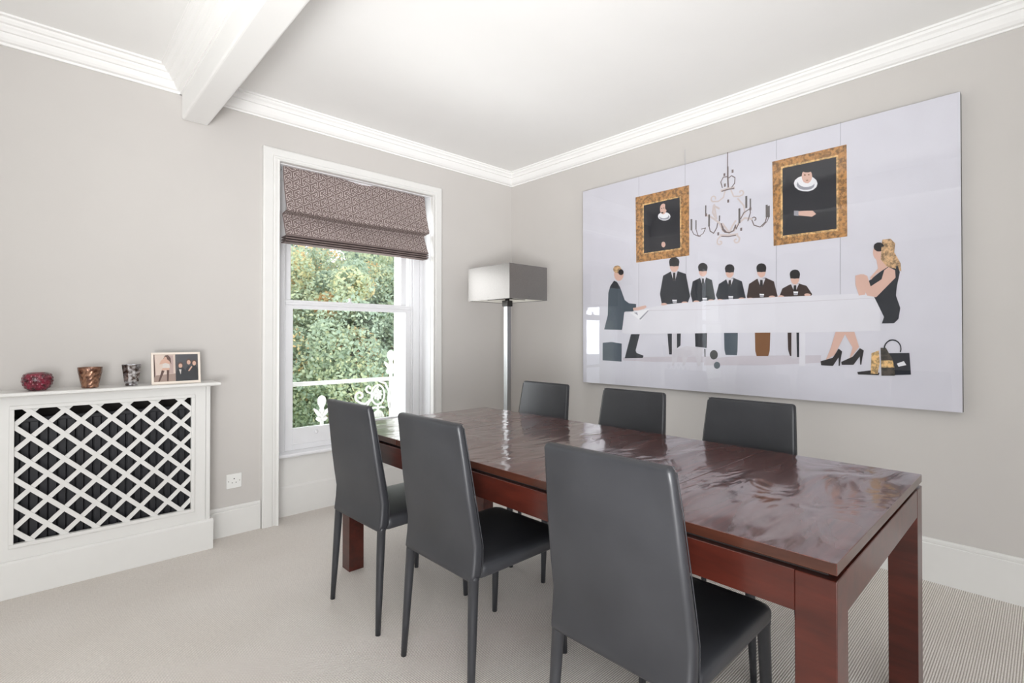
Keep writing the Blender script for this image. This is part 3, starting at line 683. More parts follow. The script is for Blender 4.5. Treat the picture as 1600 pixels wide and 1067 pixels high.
# ------------------------------------------------------------------ wall artwork
ART_SHAPES = [
(1,'shade',[[0.383,0.21],[0.662,0.222],[1.068,0.236],[1.068,0.196],[0.662,0.186],[0.383,0.186]]),
(1,'shade',[[1.024,0.218],[1.272,0.246],[1.716,0.26],[1.716,0.218],[1.423,0.192],[1.024,0.176]]),
(2,'navy',[[0.757,0.392],[0.858,0.391],[0.855,0.305],[0.819,0.278],[0.791,0.242],[0.769,0.242],[0.762,0.321]]),
(2,'navy',[[0.961,0.39],[1.046,0.39],[1.043,0.291],[0.964,0.299]]),
(2,'slate',[[1.16,0.393],[1.249,0.392],[1.246,0.276],[1.242,0.248],[1.17,0.248],[1.162,0.283]]),
(2,'bronze',[[1.353,0.391],[1.444,0.39],[1.44,0.28],[1.431,0.248],[1.363,0.246],[1.355,0.278]]),
(2,'brown',[[1.541,0.389],[1.562,0.389],[1.561,0.252],[1.553,0.252],[1.543,0.289]]),
(2,'navy',[[1.589,0.389],[1.603,0.389],[1.603,0.246],[1.591,0.246]]),
(2,'navy',[[0.456,0.385],[0.532,0.385],[0.496,0.264],[0.505,0.246],[0.563,0.228],[0.558,0.212],[0.4,0.204]]),
(2,'cloth2',[[0.791,0.396],[0.829,0.396],[0.829,0.192],[0.79,0.19]]),
(2,'cloth2',[[1.562,0.389],[1.589,0.389],[1.589,0.238],[1.561,0.238]]),
(2,'cloth',[[1.604,0.389],[1.636,0.389],[1.635,0.196],[1.603,0.196]]),
(3,'slate',[[0.305,0.797],[0.345,0.779],[0.402,0.642],[0.441,0.616],[0.501,0.608],[0.501,0.571],[0.473,0.555],[0.405,0.556],[0.376,0.418],[0.211,0.424],[0.245,0.533],[0.251,0.708],[0.269,0.756]]),
(4,'navy',[[0.305,0.797],[0.345,0.77],[0.362,0.73],[0.263,0.746],[0.275,0.765]]),
(3,'slate',[[0.196,0.319],[0.28,0.326],[0.374,0.314],[0.372,0.178],[0.195,0.182]]),
(3,'navy',[[0.783,0.822],[0.836,0.82],[0.897,0.795],[0.928,0.64],[0.91,0.595],[0.821,0.597],[0.714,0.592],[0.698,0.67],[0.724,0.798]]),
(4,'shirt',[[0.783,0.828],[0.837,0.823],[0.817,0.756],[0.803,0.758]]),
(5,'hair',[[0.802,0.812],[0.818,0.811],[0.82,0.764],[0.81,0.75],[0.8,0.765]]),
(4,'skin',[[0.845,0.859],[0.842,0.839],[0.832,0.823],[0.818,0.815],[0.802,0.816],[0.788,0.827],[0.779,0.845],[0.775,0.867],[0.779,0.888],[0.789,0.904],[0.803,0.912],[0.818,0.91],[0.832,0.898],[0.842,0.882]]),
(5,'hair',[[0.85,0.884],[0.845,0.867],[0.83,0.856],[0.81,0.854],[0.791,0.861],[0.776,0.874],[0.771,0.892],[0.776,0.908],[0.791,0.918],[0.811,0.92],[0.83,0.914],[0.845,0.9]]),
(5,'hair',[[0.771,0.89],[0.85,0.883],[0.844,0.853],[0.776,0.86]]),
(3,'navy',[[0.996,0.758],[1.04,0.758],[1.081,0.738],[1.104,0.612],[1.082,0.6],[1.031,0.601],[0.946,0.597],[0.93,0.656],[0.947,0.74]]),
(4,'shirt',[[0.998,0.765],[1.042,0.762],[1.025,0.712],[1.014,0.712]]),
(5,'hair',[[1.013,0.754],[1.027,0.752],[1.028,0.716],[1.02,0.706],[1.011,0.718]]),
(4,'skin',[[1.048,0.805],[1.045,0.787],[1.037,0.773],[1.025,0.766],[1.012,0.767],[1.0,0.777],[0.992,0.792],[0.989,0.811],[0.992,0.829],[1.0,0.843],[1.012,0.85],[1.025,0.849],[1.037,0.839],[1.045,0.824]]),
(5,'hair',[[1.052,0.826],[1.047,0.812],[1.035,0.803],[1.018,0.8],[1.002,0.806],[0.99,0.818],[0.985,0.833],[0.99,0.847],[1.002,0.856],[1.019,0.858],[1.035,0.852],[1.047,0.841]]),
(5,'hair',[[0.985,0.832],[1.052,0.825],[1.047,0.8],[0.99,0.805]]),
(3,'navy',[[1.174,0.734],[1.223,0.74],[1.275,0.714],[1.299,0.608],[1.282,0.605],[1.12,0.606],[1.107,0.637],[1.127,0.708]]),
(4,'shirt',[[1.174,0.74],[1.223,0.736],[1.205,0.688],[1.193,0.69]]),
(5,'hair',[[1.192,0.728],[1.206,0.728],[1.208,0.694],[1.199,0.684],[1.189,0.694]]),
(4,'skin',[[1.225,0.78],[1.223,0.762],[1.215,0.75],[1.204,0.742],[1.192,0.744],[1.181,0.752],[1.174,0.767],[1.171,0.785],[1.174,0.803],[1.181,0.816],[1.192,0.823],[1.205,0.822],[1.215,0.813],[1.223,0.798]]),
(5,'hair',[[1.229,0.8],[1.225,0.786],[1.214,0.777],[1.198,0.775],[1.183,0.78],[1.172,0.791],[1.167,0.806],[1.172,0.819],[1.183,0.828],[1.199,0.83],[1.214,0.825],[1.225,0.814]]),
(5,'hair',[[1.167,0.805],[1.229,0.799],[1.225,0.775],[1.172,0.78]]),
(3,'brown',[[1.367,0.722],[1.419,0.724],[1.466,0.698],[1.487,0.605],[1.469,0.604],[1.309,0.604],[1.305,0.616],[1.319,0.694]]),
(4,'shirt',[[1.37,0.726],[1.417,0.72],[1.399,0.672],[1.387,0.672]]),
(5,'hair',[[1.386,0.714],[1.401,0.712],[1.402,0.676],[1.393,0.666],[1.384,0.678]]),
(4,'skin',[[1.42,0.765],[1.417,0.748],[1.41,0.734],[1.399,0.728],[1.388,0.728],[1.377,0.738],[1.37,0.752],[1.368,0.77],[1.37,0.787],[1.378,0.801],[1.388,0.808],[1.4,0.807],[1.41,0.798],[1.417,0.783]]),
(5,'hair',[[1.423,0.785],[1.419,0.771],[1.409,0.762],[1.394,0.76],[1.379,0.765],[1.368,0.776],[1.364,0.791],[1.368,0.804],[1.379,0.813],[1.394,0.815],[1.409,0.81],[1.419,0.799]]),
(5,'hair',[[1.364,0.79],[1.423,0.784],[1.419,0.76],[1.368,0.764]]),
(3,'brown',[[1.553,0.672],[1.601,0.676],[1.644,0.658],[1.673,0.608],[1.667,0.6],[1.497,0.601],[1.501,0.619],[1.513,0.652]]),
(4,'shirt',[[1.56,0.676],[1.604,0.674],[1.587,0.632],[1.577,0.633]]),
(5,'hair',[[1.576,0.666],[1.589,0.666],[1.59,0.636],[1.582,0.628],[1.574,0.638]]),
(4,'skin',[[1.607,0.708],[1.604,0.692],[1.598,0.678],[1.588,0.67],[1.577,0.672],[1.567,0.68],[1.56,0.696],[1.558,0.714],[1.56,0.73],[1.567,0.744],[1.577,0.752],[1.588,0.75],[1.598,0.742],[1.605,0.726]]),
(5,'hair',[[1.61,0.728],[1.607,0.716],[1.596,0.706],[1.582,0.704],[1.568,0.708],[1.558,0.72],[1.554,0.734],[1.558,0.748],[1.569,0.756],[1.583,0.758],[1.597,0.754],[1.607,0.742]]),
(5,'hair',[[1.554,0.734],[1.61,0.728],[1.606,0.704],[1.558,0.708]]),
(5,'skin',[[0.756,0.594],[0.75,0.588],[0.736,0.585],[0.719,0.587],[0.708,0.593],[0.708,0.6],[0.719,0.604],[0.736,0.605],[0.75,0.6]]),
(5,'skin',[[0.912,0.597],[0.906,0.591],[0.892,0.588],[0.877,0.59],[0.867,0.596],[0.867,0.602],[0.877,0.607],[0.893,0.607],[0.906,0.603]]),
(5,'skin',[[0.995,0.599],[0.99,0.593],[0.977,0.591],[0.962,0.593],[0.952,0.598],[0.952,0.605],[0.962,0.609],[0.977,0.609],[0.99,0.605]]),
(5,'skin',[[1.098,0.601],[1.093,0.596],[1.08,0.593],[1.066,0.595],[1.056,0.6],[1.056,0.607],[1.066,0.611],[1.08,0.611],[1.093,0.607]]),
(5,'skin',[[1.158,0.6],[1.153,0.595],[1.14,0.592],[1.126,0.594],[1.116,0.599],[1.116,0.606],[1.126,0.61],[1.14,0.61],[1.153,0.606]]),
(5,'skin',[[1.294,0.602],[1.29,0.597],[1.278,0.595],[1.264,0.596],[1.255,0.601],[1.255,0.607],[1.264,0.612],[1.278,0.612],[1.29,0.608]]),
(5,'skin',[[1.347,0.599],[1.342,0.594],[1.33,0.592],[1.317,0.593],[1.308,0.599],[1.308,0.604],[1.317,0.608],[1.33,0.609],[1.342,0.605]]),
(5,'skin',[[1.473,0.604],[1.469,0.599],[1.458,0.597],[1.445,0.599],[1.437,0.604],[1.437,0.609],[1.445,0.613],[1.458,0.613],[1.469,0.61]]),
(5,'skin',[[1.524,0.603],[1.52,0.598],[1.509,0.595],[1.497,0.597],[1.489,0.602],[1.489,0.608],[1.497,0.612],[1.509,0.612],[1.52,0.608]]),
(5,'skin',[[1.666,0.605],[1.662,0.6],[1.651,0.598],[1.64,0.6],[1.632,0.604],[1.632,0.61],[1.64,0.614],[1.652,0.614],[1.662,0.61]]),
(4,'skin',[[0.392,0.837],[0.388,0.816],[0.376,0.8],[0.358,0.792],[0.339,0.793],[0.321,0.805],[0.309,0.823],[0.305,0.845],[0.309,0.867],[0.322,0.884],[0.339,0.892],[0.359,0.89],[0.376,0.879],[0.388,0.859]]),
(5,'blond',[[0.371,0.879],[0.367,0.865],[0.357,0.856],[0.342,0.852],[0.326,0.854],[0.311,0.861],[0.3,0.872],[0.297,0.886],[0.301,0.898],[0.311,0.906],[0.326,0.91],[0.342,0.91],[0.357,0.902],[0.367,0.89]]),
(5,'hair',[[0.393,0.853],[0.388,0.84],[0.376,0.833],[0.36,0.835],[0.348,0.844],[0.343,0.858],[0.348,0.871],[0.361,0.879],[0.376,0.878],[0.389,0.867]]),
(4,'shirt',[[0.322,0.8],[0.357,0.788],[0.379,0.73],[0.362,0.74]]),
(5,'skin',[[0.473,0.58],[0.517,0.584],[0.581,0.595],[0.591,0.581],[0.549,0.56],[0.479,0.561]]),
(6,'cloth',[[0.473,0.553],[0.633,0.579],[0.821,0.597],[1.07,0.601],[1.081,0.39],[0.451,0.385],[0.376,0.395],[0.398,0.552]]),
(6,'cloth',[[1.008,0.604],[1.396,0.604],[1.673,0.6],[1.962,0.597],[1.995,0.591],[1.994,0.395],[1.672,0.39],[1.007,0.39]]),
(7,'cloth2',[[0.398,0.552],[0.627,0.558],[1.069,0.547],[1.069,0.544],[0.627,0.553],[0.398,0.548]]),
(7,'cloth2',[[1.025,0.574],[1.425,0.57],[1.99,0.571],[1.99,0.568],[1.425,0.566],[1.025,0.569]]),
(7,'paper',[[0.446,0.547],[0.612,0.566],[0.543,0.482]]),
(8,'greyp',[[0.484,0.544],[0.511,0.547],[0.517,0.524]]),
(8,'greyp',[[0.527,0.496],[0.601,0.558],[0.607,0.553],[0.54,0.49]]),
(9,'paper',[[0.795,0.624],[0.831,0.622],[0.827,0.599],[0.8,0.601]]),
(10,'greyp',[[0.798,0.614],[0.828,0.612],[0.826,0.602],[0.801,0.603]]),
(9,'paper',[[1.015,0.624],[1.048,0.622],[1.044,0.601],[1.019,0.602]]),
(10,'greyp',[[1.018,0.615],[1.045,0.613],[1.043,0.603],[1.02,0.605]]),
(9,'paper',[[1.19,0.626],[1.221,0.624],[1.217,0.603],[1.194,0.605]]),
(10,'greyp',[[1.193,0.617],[1.218,0.615],[1.216,0.606],[1.195,0.607]]),
(9,'paper',[[1.382,0.629],[1.41,0.626],[1.406,0.607],[1.386,0.608]]),
(10,'greyp',[[1.384,0.62],[1.408,0.618],[1.406,0.609],[1.386,0.61]]),
(9,'paper',[[1.574,0.63],[1.6,0.628],[1.596,0.608],[1.577,0.609]]),
(10,'greyp',[[1.576,0.62],[1.597,0.619],[1.595,0.61],[1.578,0.611]]),
(7,'cloth2',[[0.829,0.278],[0.895,0.301],[1.012,0.294],[1.038,0.281],[1.011,0.24],[0.998,0.172],[0.98,0.166],[0.967,0.23],[0.913,0.238],[0.889,0.172],[0.875,0.172],[0.866,0.236],[0.833,0.226],[0.8,0.164],[0.79,0.168],[0.819,0.244]]),
(8,'hair',[[1.027,0.285],[1.036,0.286],[1.036,0.232],[1.029,0.232]]),
(8,'hair',[[1.12,0.248],[1.117,0.234],[1.11,0.224],[1.099,0.218],[1.087,0.216],[1.076,0.222],[1.068,0.234],[1.065,0.248],[1.068,0.26],[1.076,0.271],[1.087,0.278],[1.099,0.278],[1.11,0.272],[1.117,0.262]]),
(8,'slate',[[1.135,0.18],[1.131,0.167],[1.12,0.158],[1.107,0.157],[1.096,0.165],[1.092,0.18],[1.096,0.192],[1.107,0.202],[1.12,0.202],[1.131,0.194]]),
(7,'skin',[[1.789,0.392],[1.84,0.391],[1.784,0.264],[1.739,0.232],[1.762,0.293]]),
(7,'skin',[[1.828,0.391],[1.878,0.391],[1.899,0.31],[1.852,0.236],[1.869,0.305]]),
(8,'hair',[[1.714,0.226],[1.775,0.248],[1.803,0.299],[1.82,0.284],[1.814,0.25],[1.808,0.204],[1.803,0.204],[1.803,0.25],[1.775,0.202],[1.717,0.204]]),
(8,'hair',[[1.815,0.226],[1.869,0.256],[1.903,0.303],[1.921,0.291],[1.915,0.258],[1.909,0.214],[1.904,0.214],[1.902,0.258],[1.873,0.212],[1.818,0.21]]),
(7,'blond',[[2.006,0.874],[2.041,0.874],[2.06,0.847],[2.056,0.801],[2.082,0.742],[2.085,0.7],[2.048,0.728],[2.001,0.738],[1.994,0.799]]),
(7,'skin',[[2.008,0.807],[2.006,0.79],[2.0,0.777],[1.991,0.77],[1.981,0.771],[1.972,0.78],[1.966,0.795],[1.964,0.812],[1.966,0.83],[1.973,0.843],[1.981,0.849],[1.991,0.848],[2.0,0.839],[2.006,0.824]]),
(8,'hair',[[2.014,0.835],[2.009,0.821],[1.997,0.813],[1.983,0.815],[1.971,0.826],[1.967,0.841],[1.971,0.855],[1.983,0.862],[1.998,0.86],[2.009,0.85]]),
(8,'blond',[[2.002,0.836],[2.041,0.84],[2.067,0.764],[2.063,0.716],[2.025,0.73],[1.998,0.77]]),
(7,'navy',[[2.029,0.73],[2.07,0.73],[2.079,0.696],[2.066,0.624],[2.062,0.577],[2.08,0.512],[2.072,0.456],[2.053,0.434],[2.001,0.434],[2.011,0.468],[1.969,0.573],[1.945,0.662],[1.993,0.704]]),
(8,'skin',[[2.032,0.728],[2.059,0.708],[2.061,0.67],[1.977,0.573],[1.937,0.585],[1.905,0.664],[1.917,0.702],[1.938,0.69],[1.953,0.632],[2.001,0.666],[2.013,0.712]]),
(7,'skin',[[1.884,0.696],[1.913,0.702],[1.929,0.614],[1.929,0.59],[1.9,0.587],[1.884,0.646]]),
(7,'skin',[[1.978,0.777],[2.013,0.769],[2.025,0.726],[1.978,0.696],[1.954,0.666],[1.95,0.68],[1.986,0.724]]),
(7,'navy',[[2.03,0.279],[2.116,0.282],[2.122,0.172],[2.037,0.165]]),
(8,'paper',[[2.064,0.226],[2.093,0.24],[2.103,0.22],[2.071,0.21]]),
(7,'scarf',[[1.995,0.306],[2.018,0.307],[2.052,0.234],[2.056,0.163],[1.998,0.16]]),
(8,'gold',[[1.998,0.24],[2.045,0.242],[2.054,0.206],[1.998,0.202]]),
(8,'gold',[[1.955,0.277],[1.987,0.292],[1.991,0.23],[1.982,0.169],[1.951,0.167]]),
(7,'hair',[[1.89,0.174],[1.951,0.186],[1.99,0.174],[1.986,0.162],[1.894,0.161]]),
(8,'navy',[[2.081,0.284],[2.084,0.3],[2.083,0.315],[2.078,0.33],[2.07,0.341],[2.059,0.349],[2.046,0.351],[2.034,0.349],[2.023,0.34],[2.014,0.328],[2.009,0.313],[2.008,0.297],[2.014,0.298],[2.015,0.312],[2.019,0.324],[2.026,0.335],[2.036,0.342],[2.046,0.344],[2.057,0.342],[2.066,0.336],[2.074,0.326],[2.078,0.314],[2.079,0.3],[2.076,0.287]]),
(2,'gilt',[[0.498,1.399],[0.922,1.398],[0.922,0.918],[0.503,0.914]]),
(3,'gold',[[0.558,1.336],[0.863,1.336],[0.866,0.968],[0.558,0.968]]),
(4,'dark',[[0.568,1.326],[0.853,1.328],[0.856,0.978],[0.569,0.976]]),
(5,'skin',[[0.754,1.268],[0.751,1.252],[0.744,1.24],[0.733,1.236],[0.721,1.237],[0.711,1.247],[0.703,1.26],[0.701,1.277],[0.703,1.292],[0.711,1.304],[0.722,1.31],[0.733,1.308],[0.744,1.297],[0.751,1.284]]),
(5,'paper',[[0.783,1.208],[0.778,1.196],[0.764,1.188],[0.745,1.186],[0.723,1.19],[0.703,1.2],[0.689,1.212],[0.684,1.227],[0.689,1.239],[0.703,1.247],[0.723,1.248],[0.745,1.244],[0.764,1.236],[0.778,1.223]]),
(6,'greyp',[[0.776,1.205],[0.772,1.197],[0.76,1.192],[0.744,1.192],[0.726,1.195],[0.709,1.2],[0.698,1.211],[0.694,1.22],[0.698,1.228],[0.709,1.232],[0.726,1.233],[0.744,1.231],[0.76,1.224],[0.772,1.215]]),
(6,'paper',[[0.767,1.217],[0.764,1.209],[0.754,1.204],[0.739,1.203],[0.723,1.205],[0.708,1.212],[0.698,1.22],[0.695,1.231],[0.698,1.239],[0.708,1.244],[0.723,1.245],[0.739,1.243],[0.754,1.236],[0.764,1.227]]),
(7,'skin',[[0.751,1.264],[0.748,1.248],[0.742,1.237],[0.731,1.232],[0.72,1.235],[0.71,1.244],[0.703,1.256],[0.701,1.272],[0.703,1.286],[0.71,1.297],[0.721,1.302],[0.732,1.3],[0.742,1.292],[0.749,1.278]]),
(8,'hair',[[0.767,1.28],[0.764,1.265],[0.758,1.257],[0.75,1.26],[0.743,1.269],[0.741,1.284],[0.743,1.298],[0.75,1.306],[0.758,1.305],[0.764,1.294]]),
(8,'hair',[[0.73,1.244],[0.727,1.24],[0.719,1.24],[0.712,1.244],[0.709,1.247],[0.712,1.249],[0.719,1.249],[0.727,1.248]]),
(8,'hair',[[0.719,1.276],[0.718,1.274],[0.714,1.274],[0.71,1.276],[0.709,1.278],[0.71,1.28],[0.714,1.28],[0.718,1.28]]),
(8,'hair',[[0.737,1.276],[0.735,1.274],[0.731,1.273],[0.728,1.276],[0.726,1.277],[0.728,1.28],[0.731,1.28],[0.735,1.278]]),
(5,'skin',[[0.744,1.016],[0.74,1.004],[0.73,0.998],[0.719,1.002],[0.712,1.014],[0.712,1.028],[0.719,1.038],[0.731,1.038],[0.74,1.03]]),
(2,'gilt',[[1.459,1.422],[1.846,1.42],[1.847,0.914],[1.465,0.912]]),
(3,'gold',[[1.507,1.38],[1.805,1.374],[1.805,0.952],[1.506,0.954]]),
(4,'dark',[[1.517,1.368],[1.796,1.364],[1.796,0.964],[1.517,0.966]]),
(5,'paper',[[1.703,1.236],[1.697,1.217],[1.68,1.205],[1.655,1.201],[1.628,1.208],[1.603,1.221],[1.585,1.241],[1.579,1.264],[1.585,1.282],[1.603,1.294],[1.628,1.298],[1.656,1.292],[1.68,1.277],[1.697,1.257]]),
(6,'greyp',[[1.688,1.232],[1.684,1.22],[1.671,1.212],[1.652,1.211],[1.631,1.215],[1.612,1.224],[1.599,1.239],[1.594,1.253],[1.599,1.266],[1.613,1.274],[1.632,1.276],[1.652,1.272],[1.671,1.261],[1.684,1.248]]),
(6,'paper',[[1.688,1.245],[1.684,1.235],[1.672,1.228],[1.655,1.227],[1.635,1.231],[1.618,1.24],[1.606,1.252],[1.601,1.265],[1.606,1.276],[1.618,1.284],[1.636,1.284],[1.655,1.28],[1.672,1.27],[1.684,1.259]]),
(7,'skin',[[1.676,1.284],[1.673,1.266],[1.666,1.255],[1.655,1.248],[1.642,1.252],[1.631,1.261],[1.624,1.277],[1.621,1.296],[1.624,1.314],[1.632,1.326],[1.643,1.33],[1.655,1.328],[1.666,1.318],[1.674,1.301]]),
(8,'hair',[[1.676,1.316],[1.67,1.312],[1.657,1.31],[1.641,1.314],[1.627,1.322],[1.622,1.33],[1.627,1.334],[1.641,1.336],[1.657,1.332],[1.671,1.324]]),
(8,'bronze',[[1.643,1.298],[1.642,1.296],[1.638,1.296],[1.634,1.297],[1.633,1.3],[1.634,1.304],[1.638,1.304],[1.642,1.301]]),
(8,'bronze',[[1.663,1.296],[1.662,1.293],[1.658,1.293],[1.654,1.296],[1.653,1.298],[1.655,1.3],[1.658,1.3],[1.662,1.298]]),
(8,'bronze',[[1.656,1.264],[1.654,1.264],[1.649,1.264],[1.645,1.265],[1.643,1.268],[1.645,1.269],[1.65,1.269],[1.654,1.268]]),
(5,'skin',[[1.628,1.094],[1.678,1.086],[1.695,1.064],[1.674,1.052],[1.603,1.072],[1.581,1.08],[1.579,1.098]]),
(5,'greyp',[[1.579,1.104],[1.603,1.1],[1.603,1.068],[1.579,1.076]])
]
ART_STROKES = [
('wire',0.006,[[1.187,1.55],[1.186,1.458]]),
('wire',0.01,[[1.188,1.458],[1.188,1.386],[1.191,1.318]]),
('wire',0.006,[[1.152,1.33],[1.142,1.37],[1.159,1.398],[1.186,1.395],[1.193,1.384],[1.212,1.395],[1.234,1.378],[1.232,1.342],[1.212,1.32]]),
('cream',0.016,[[1.144,1.312],[1.189,1.316],[1.228,1.314]]),
('wire',0.008,[[1.149,1.308],[1.189,1.312],[1.228,1.31]]),
('cream',0.009,[[1.169,1.304],[1.159,1.266],[1.125,1.247],[1.087,1.253],[1.09,1.251],[1.083,1.257],[1.078,1.264],[1.077,1.272],[1.079,1.28],[1.082,1.284],[1.087,1.286],[1.093,1.288],[1.098,1.285],[1.103,1.282],[1.106,1.278],[1.107,1.274],[1.106,1.27],[1.105,1.268],[1.103,1.268]]),
('cream',0.009,[[1.209,1.302],[1.225,1.26],[1.263,1.252],[1.271,1.256],[1.277,1.256],[1.283,1.26],[1.286,1.264],[1.287,1.269],[1.286,1.276],[1.283,1.28],[1.279,1.284],[1.275,1.286],[1.271,1.286],[1.268,1.285],[1.265,1.284],[1.265,1.28],[1.265,1.277],[1.266,1.276]]),
('cream',0.012,[[1.131,1.199],[1.094,1.225],[1.087,1.18],[1.111,1.136],[1.097,1.232]]),
('cream',0.009,[[1.251,1.241],[1.289,1.188],[1.295,1.142],[1.263,1.11]]),
('wire',0.005,[[0.937,1.096],[0.955,1.058],[0.991,1.038],[1.023,1.055],[1.038,1.088],[1.009,1.084]]),
('wire',0.005,[[0.971,1.09],[0.984,1.047],[1.002,1.036]]),
('wire',0.006,[[1.062,1.096],[1.069,1.062],[1.093,1.044],[1.114,1.076],[1.121,1.108],[1.151,1.096],[1.158,1.062]]),
('wire',0.006,[[1.426,1.094],[1.417,1.064],[1.387,1.038],[1.35,1.056],[1.335,1.098],[1.336,1.092],[1.338,1.098],[1.341,1.102],[1.345,1.104],[1.35,1.106],[1.354,1.104],[1.358,1.102],[1.361,1.098],[1.362,1.094],[1.362,1.09],[1.361,1.088],[1.359,1.086],[1.357,1.086],[1.354,1.086],[1.353,1.086]]),
('wire',0.005,[[1.438,1.092],[1.429,1.068],[1.399,1.039]]),
('cream',0.012,[[1.042,1.174],[1.083,1.148],[1.131,1.106],[1.158,1.048]]),
('cream',0.012,[[1.338,1.096],[1.294,1.11],[1.256,1.084],[1.224,1.038]]),
('cream',0.012,[[1.151,1.098],[1.178,1.058],[1.197,1.029],[1.217,1.072],[1.237,1.102]]),
('wire',0.008,[[1.151,1.062],[1.168,1.04],[1.197,1.032],[1.224,1.041],[1.237,1.076]]),
('wire',0.008,[[1.145,1.096],[1.151,1.07],[1.178,1.038]]),
('cream',0.016,[[1.137,1.024],[1.191,1.014],[1.249,1.014]]),
('wire',0.006,[[1.144,1.017],[1.191,1.008],[1.243,1.01]]),
('cream',0.01,[[1.144,1.023],[1.12,1.0],[1.117,0.98],[1.119,0.974],[1.123,0.968],[1.129,0.966],[1.134,0.964],[1.139,0.966],[1.143,0.968],[1.146,0.97],[1.146,0.974],[1.146,0.978],[1.144,0.982],[1.141,0.984],[1.138,0.984],[1.136,0.984],[1.134,0.984]]),
('cream',0.01,[[1.243,1.012],[1.262,0.988],[1.259,0.974],[1.257,0.968],[1.253,0.964],[1.247,0.962],[1.242,0.962],[1.236,0.964],[1.232,0.968],[1.23,0.972],[1.229,0.976],[1.23,0.98],[1.231,0.982],[1.234,0.984],[1.237,0.984],[1.239,0.984],[1.241,0.982]]),
('wire',0.006,[[1.237,1.068],[1.24,1.048],[1.259,1.084]]),
('wire',0.006,[[1.269,1.108],[1.288,1.144],[1.326,1.162],[1.329,1.136],[1.313,1.088]]),
('candle',0.012,[[0.938,1.161],[0.938,1.09]]),
('candle',0.008,[[0.971,1.149],[0.971,1.09]]),
('candle',0.008,[[1.04,1.236],[1.039,1.172]]),
('candle',0.012,[[1.063,1.17],[1.062,1.096]]),
('candle',0.012,[[1.261,1.174],[1.261,1.084]]),
('candle',0.012,[[1.304,1.244],[1.304,1.173]]),
('candle',0.008,[[1.329,1.223],[1.329,1.158]]),
('candle',0.012,[[1.426,1.165],[1.426,1.094]]),
('candle',0.012,[[1.438,1.157],[1.438,1.092]]),
('candle',0.008,[[1.133,1.152],[1.132,1.118]]),
('wire',0.012,[[1.219,1.43],[1.219,1.414]]),
('wire',0.012,[[1.166,1.419],[1.166,1.406]]),
('wire',0.012,[[1.19,1.244],[1.19,1.229]]),
('wire',0.012,[[1.169,1.352],[1.169,1.336]]),
('wire',0.012,[[1.329,1.168],[1.329,1.154]]),
('wire',0.012,[[1.042,1.181],[1.041,1.166]]),
('wire',0.012,[[1.272,1.05],[1.272,1.035]]),
('wire',0.012,[[1.124,1.043],[1.124,1.028]]),
('gwire',0.003,[[0.893,1.65],[0.892,1.399]]),
('gwire',0.003,[[0.527,1.546],[0.526,1.408]]),
('gwire',0.003,[[1.484,1.551],[1.483,1.432]]),
('gwire',0.003,[[1.818,1.552],[1.817,1.424]]),
('gwire',0.003,[[1.814,0.922],[1.812,0.588]]),
('gwire',0.003,[[1.481,0.92],[1.479,0.578]]),
('gwire',0.003,[[0.524,0.904],[0.523,0.582]]),
('gwire',0.003,[[0.899,0.916],[0.898,0.609]])
]

AY0, AY1, AZ0, AZ1 = .293, 2.611, .8605, 2.4055
t = thing('wall_artwork', 'huge glossy white panoramic picture of suited diners at a long table, on the right wall', 'picture', (XB, AY1, AZ0))
XA = -.045
MB().box(XA, -(AY1 - AY0), 0, -.001, 0, AZ1 - AZ0).build('panel_body', M['steel_dark'], t)
COL = dict(bg=(219, 218, 225), shade=(206, 200, 206), cloth=(227, 226, 231), cloth2=(212, 209, 214), navy=(38, 42, 50), slate=(72, 84, 94), brown=(62, 48, 44), bronze=(128, 86, 52),
           skin=(222, 184, 168), hair=(40, 38, 40), blond=(198, 162, 120), shirt=(216, 214, 219), paper=(240, 240, 242), greyp=(160, 160, 168), gilt=(176, 128, 74), gold=(214, 176, 118),
           dark=(36, 37, 44), scarf=(70, 62, 52), wire=(122, 108, 106), cream=(212, 200, 196), candle=(112, 106, 104), gwire=(180, 180, 186))
AM = {}
for k_, c_ in COL.items():
    if k_ in ('gilt', 'gold', 'scarf', 'blond'):
        kk = NT('print_' + k_); vz = kk.n('ShaderNodeTexNoise', i_Scale=48.0, i_Detail=6.0, i_Roughness=.75); kk.l(kk.coord(), vz.inputs['Vector'])
        f_ = .45 if k_ != 'scarf' else .3
        d_ = tuple(x * f_ for x in srgb(*c_)[:3]) + (1,); l_ = tuple(min(1, x * 1.35) for x in srgb(*c_)[:3]) + (1,)
        kk.l(kk.ramp(vz.outputs[0], [(.42, d_), (.56, l_)]), kk.b.inputs['Base Color']); kk.b.inputs['Roughness'].default_value = .6; AM[k_] = kk.m
    else: AM[k_] = paint('print_' + k_, srgb(*c_), .6, .3, .02, 8, 0).m
keys = list(AM)
m = MB(); m.add([(XA - .0003, 0, 0), (XA - .0003, -(AY1 - AY0), 0), (XA - .0003, -(AY1 - AY0), AZ1 - AZ0), (XA - .0003, 0, AZ1 - AZ0)], [(0, 1, 2, 3)], keys.index('bg'))
def fan(m, pts, x, mi):
    m.add([(x, -a_, b_) for a_, b_ in pts], [tuple(range(len(pts)))], mi)
for i_, (lay, col, pts) in enumerate(ART_SHAPES): fan(m, pts, XA - .0006 - lay * .0003 - i_ * .000002, keys.index(col))
for i_, (col, w_, pts) in enumerate(ART_STROKES):
    for i in range(len(pts) - 1):
        p = Vector(pts[i]); q = Vector(pts[i + 1]); d = q - p
        if d.length < 1e-4: continue
        d.normalize(); nn = Vector((-d[1], d[0])) * w_ / 2
        fan(m, [tuple(p + nn - d * w_ * .2), tuple(q + nn + d * w_ * .2), tuple(q - nn + d * w_ * .2), tuple(p - nn - d * w_ * .2)], XA - .0008 - (0 if col == 'gwire' else .0003) - i_ * .000006 - i * .000001, keys.index(col))
m.build('printed_scene', [AM[k_] for k_ in keys], t, recalc=False)
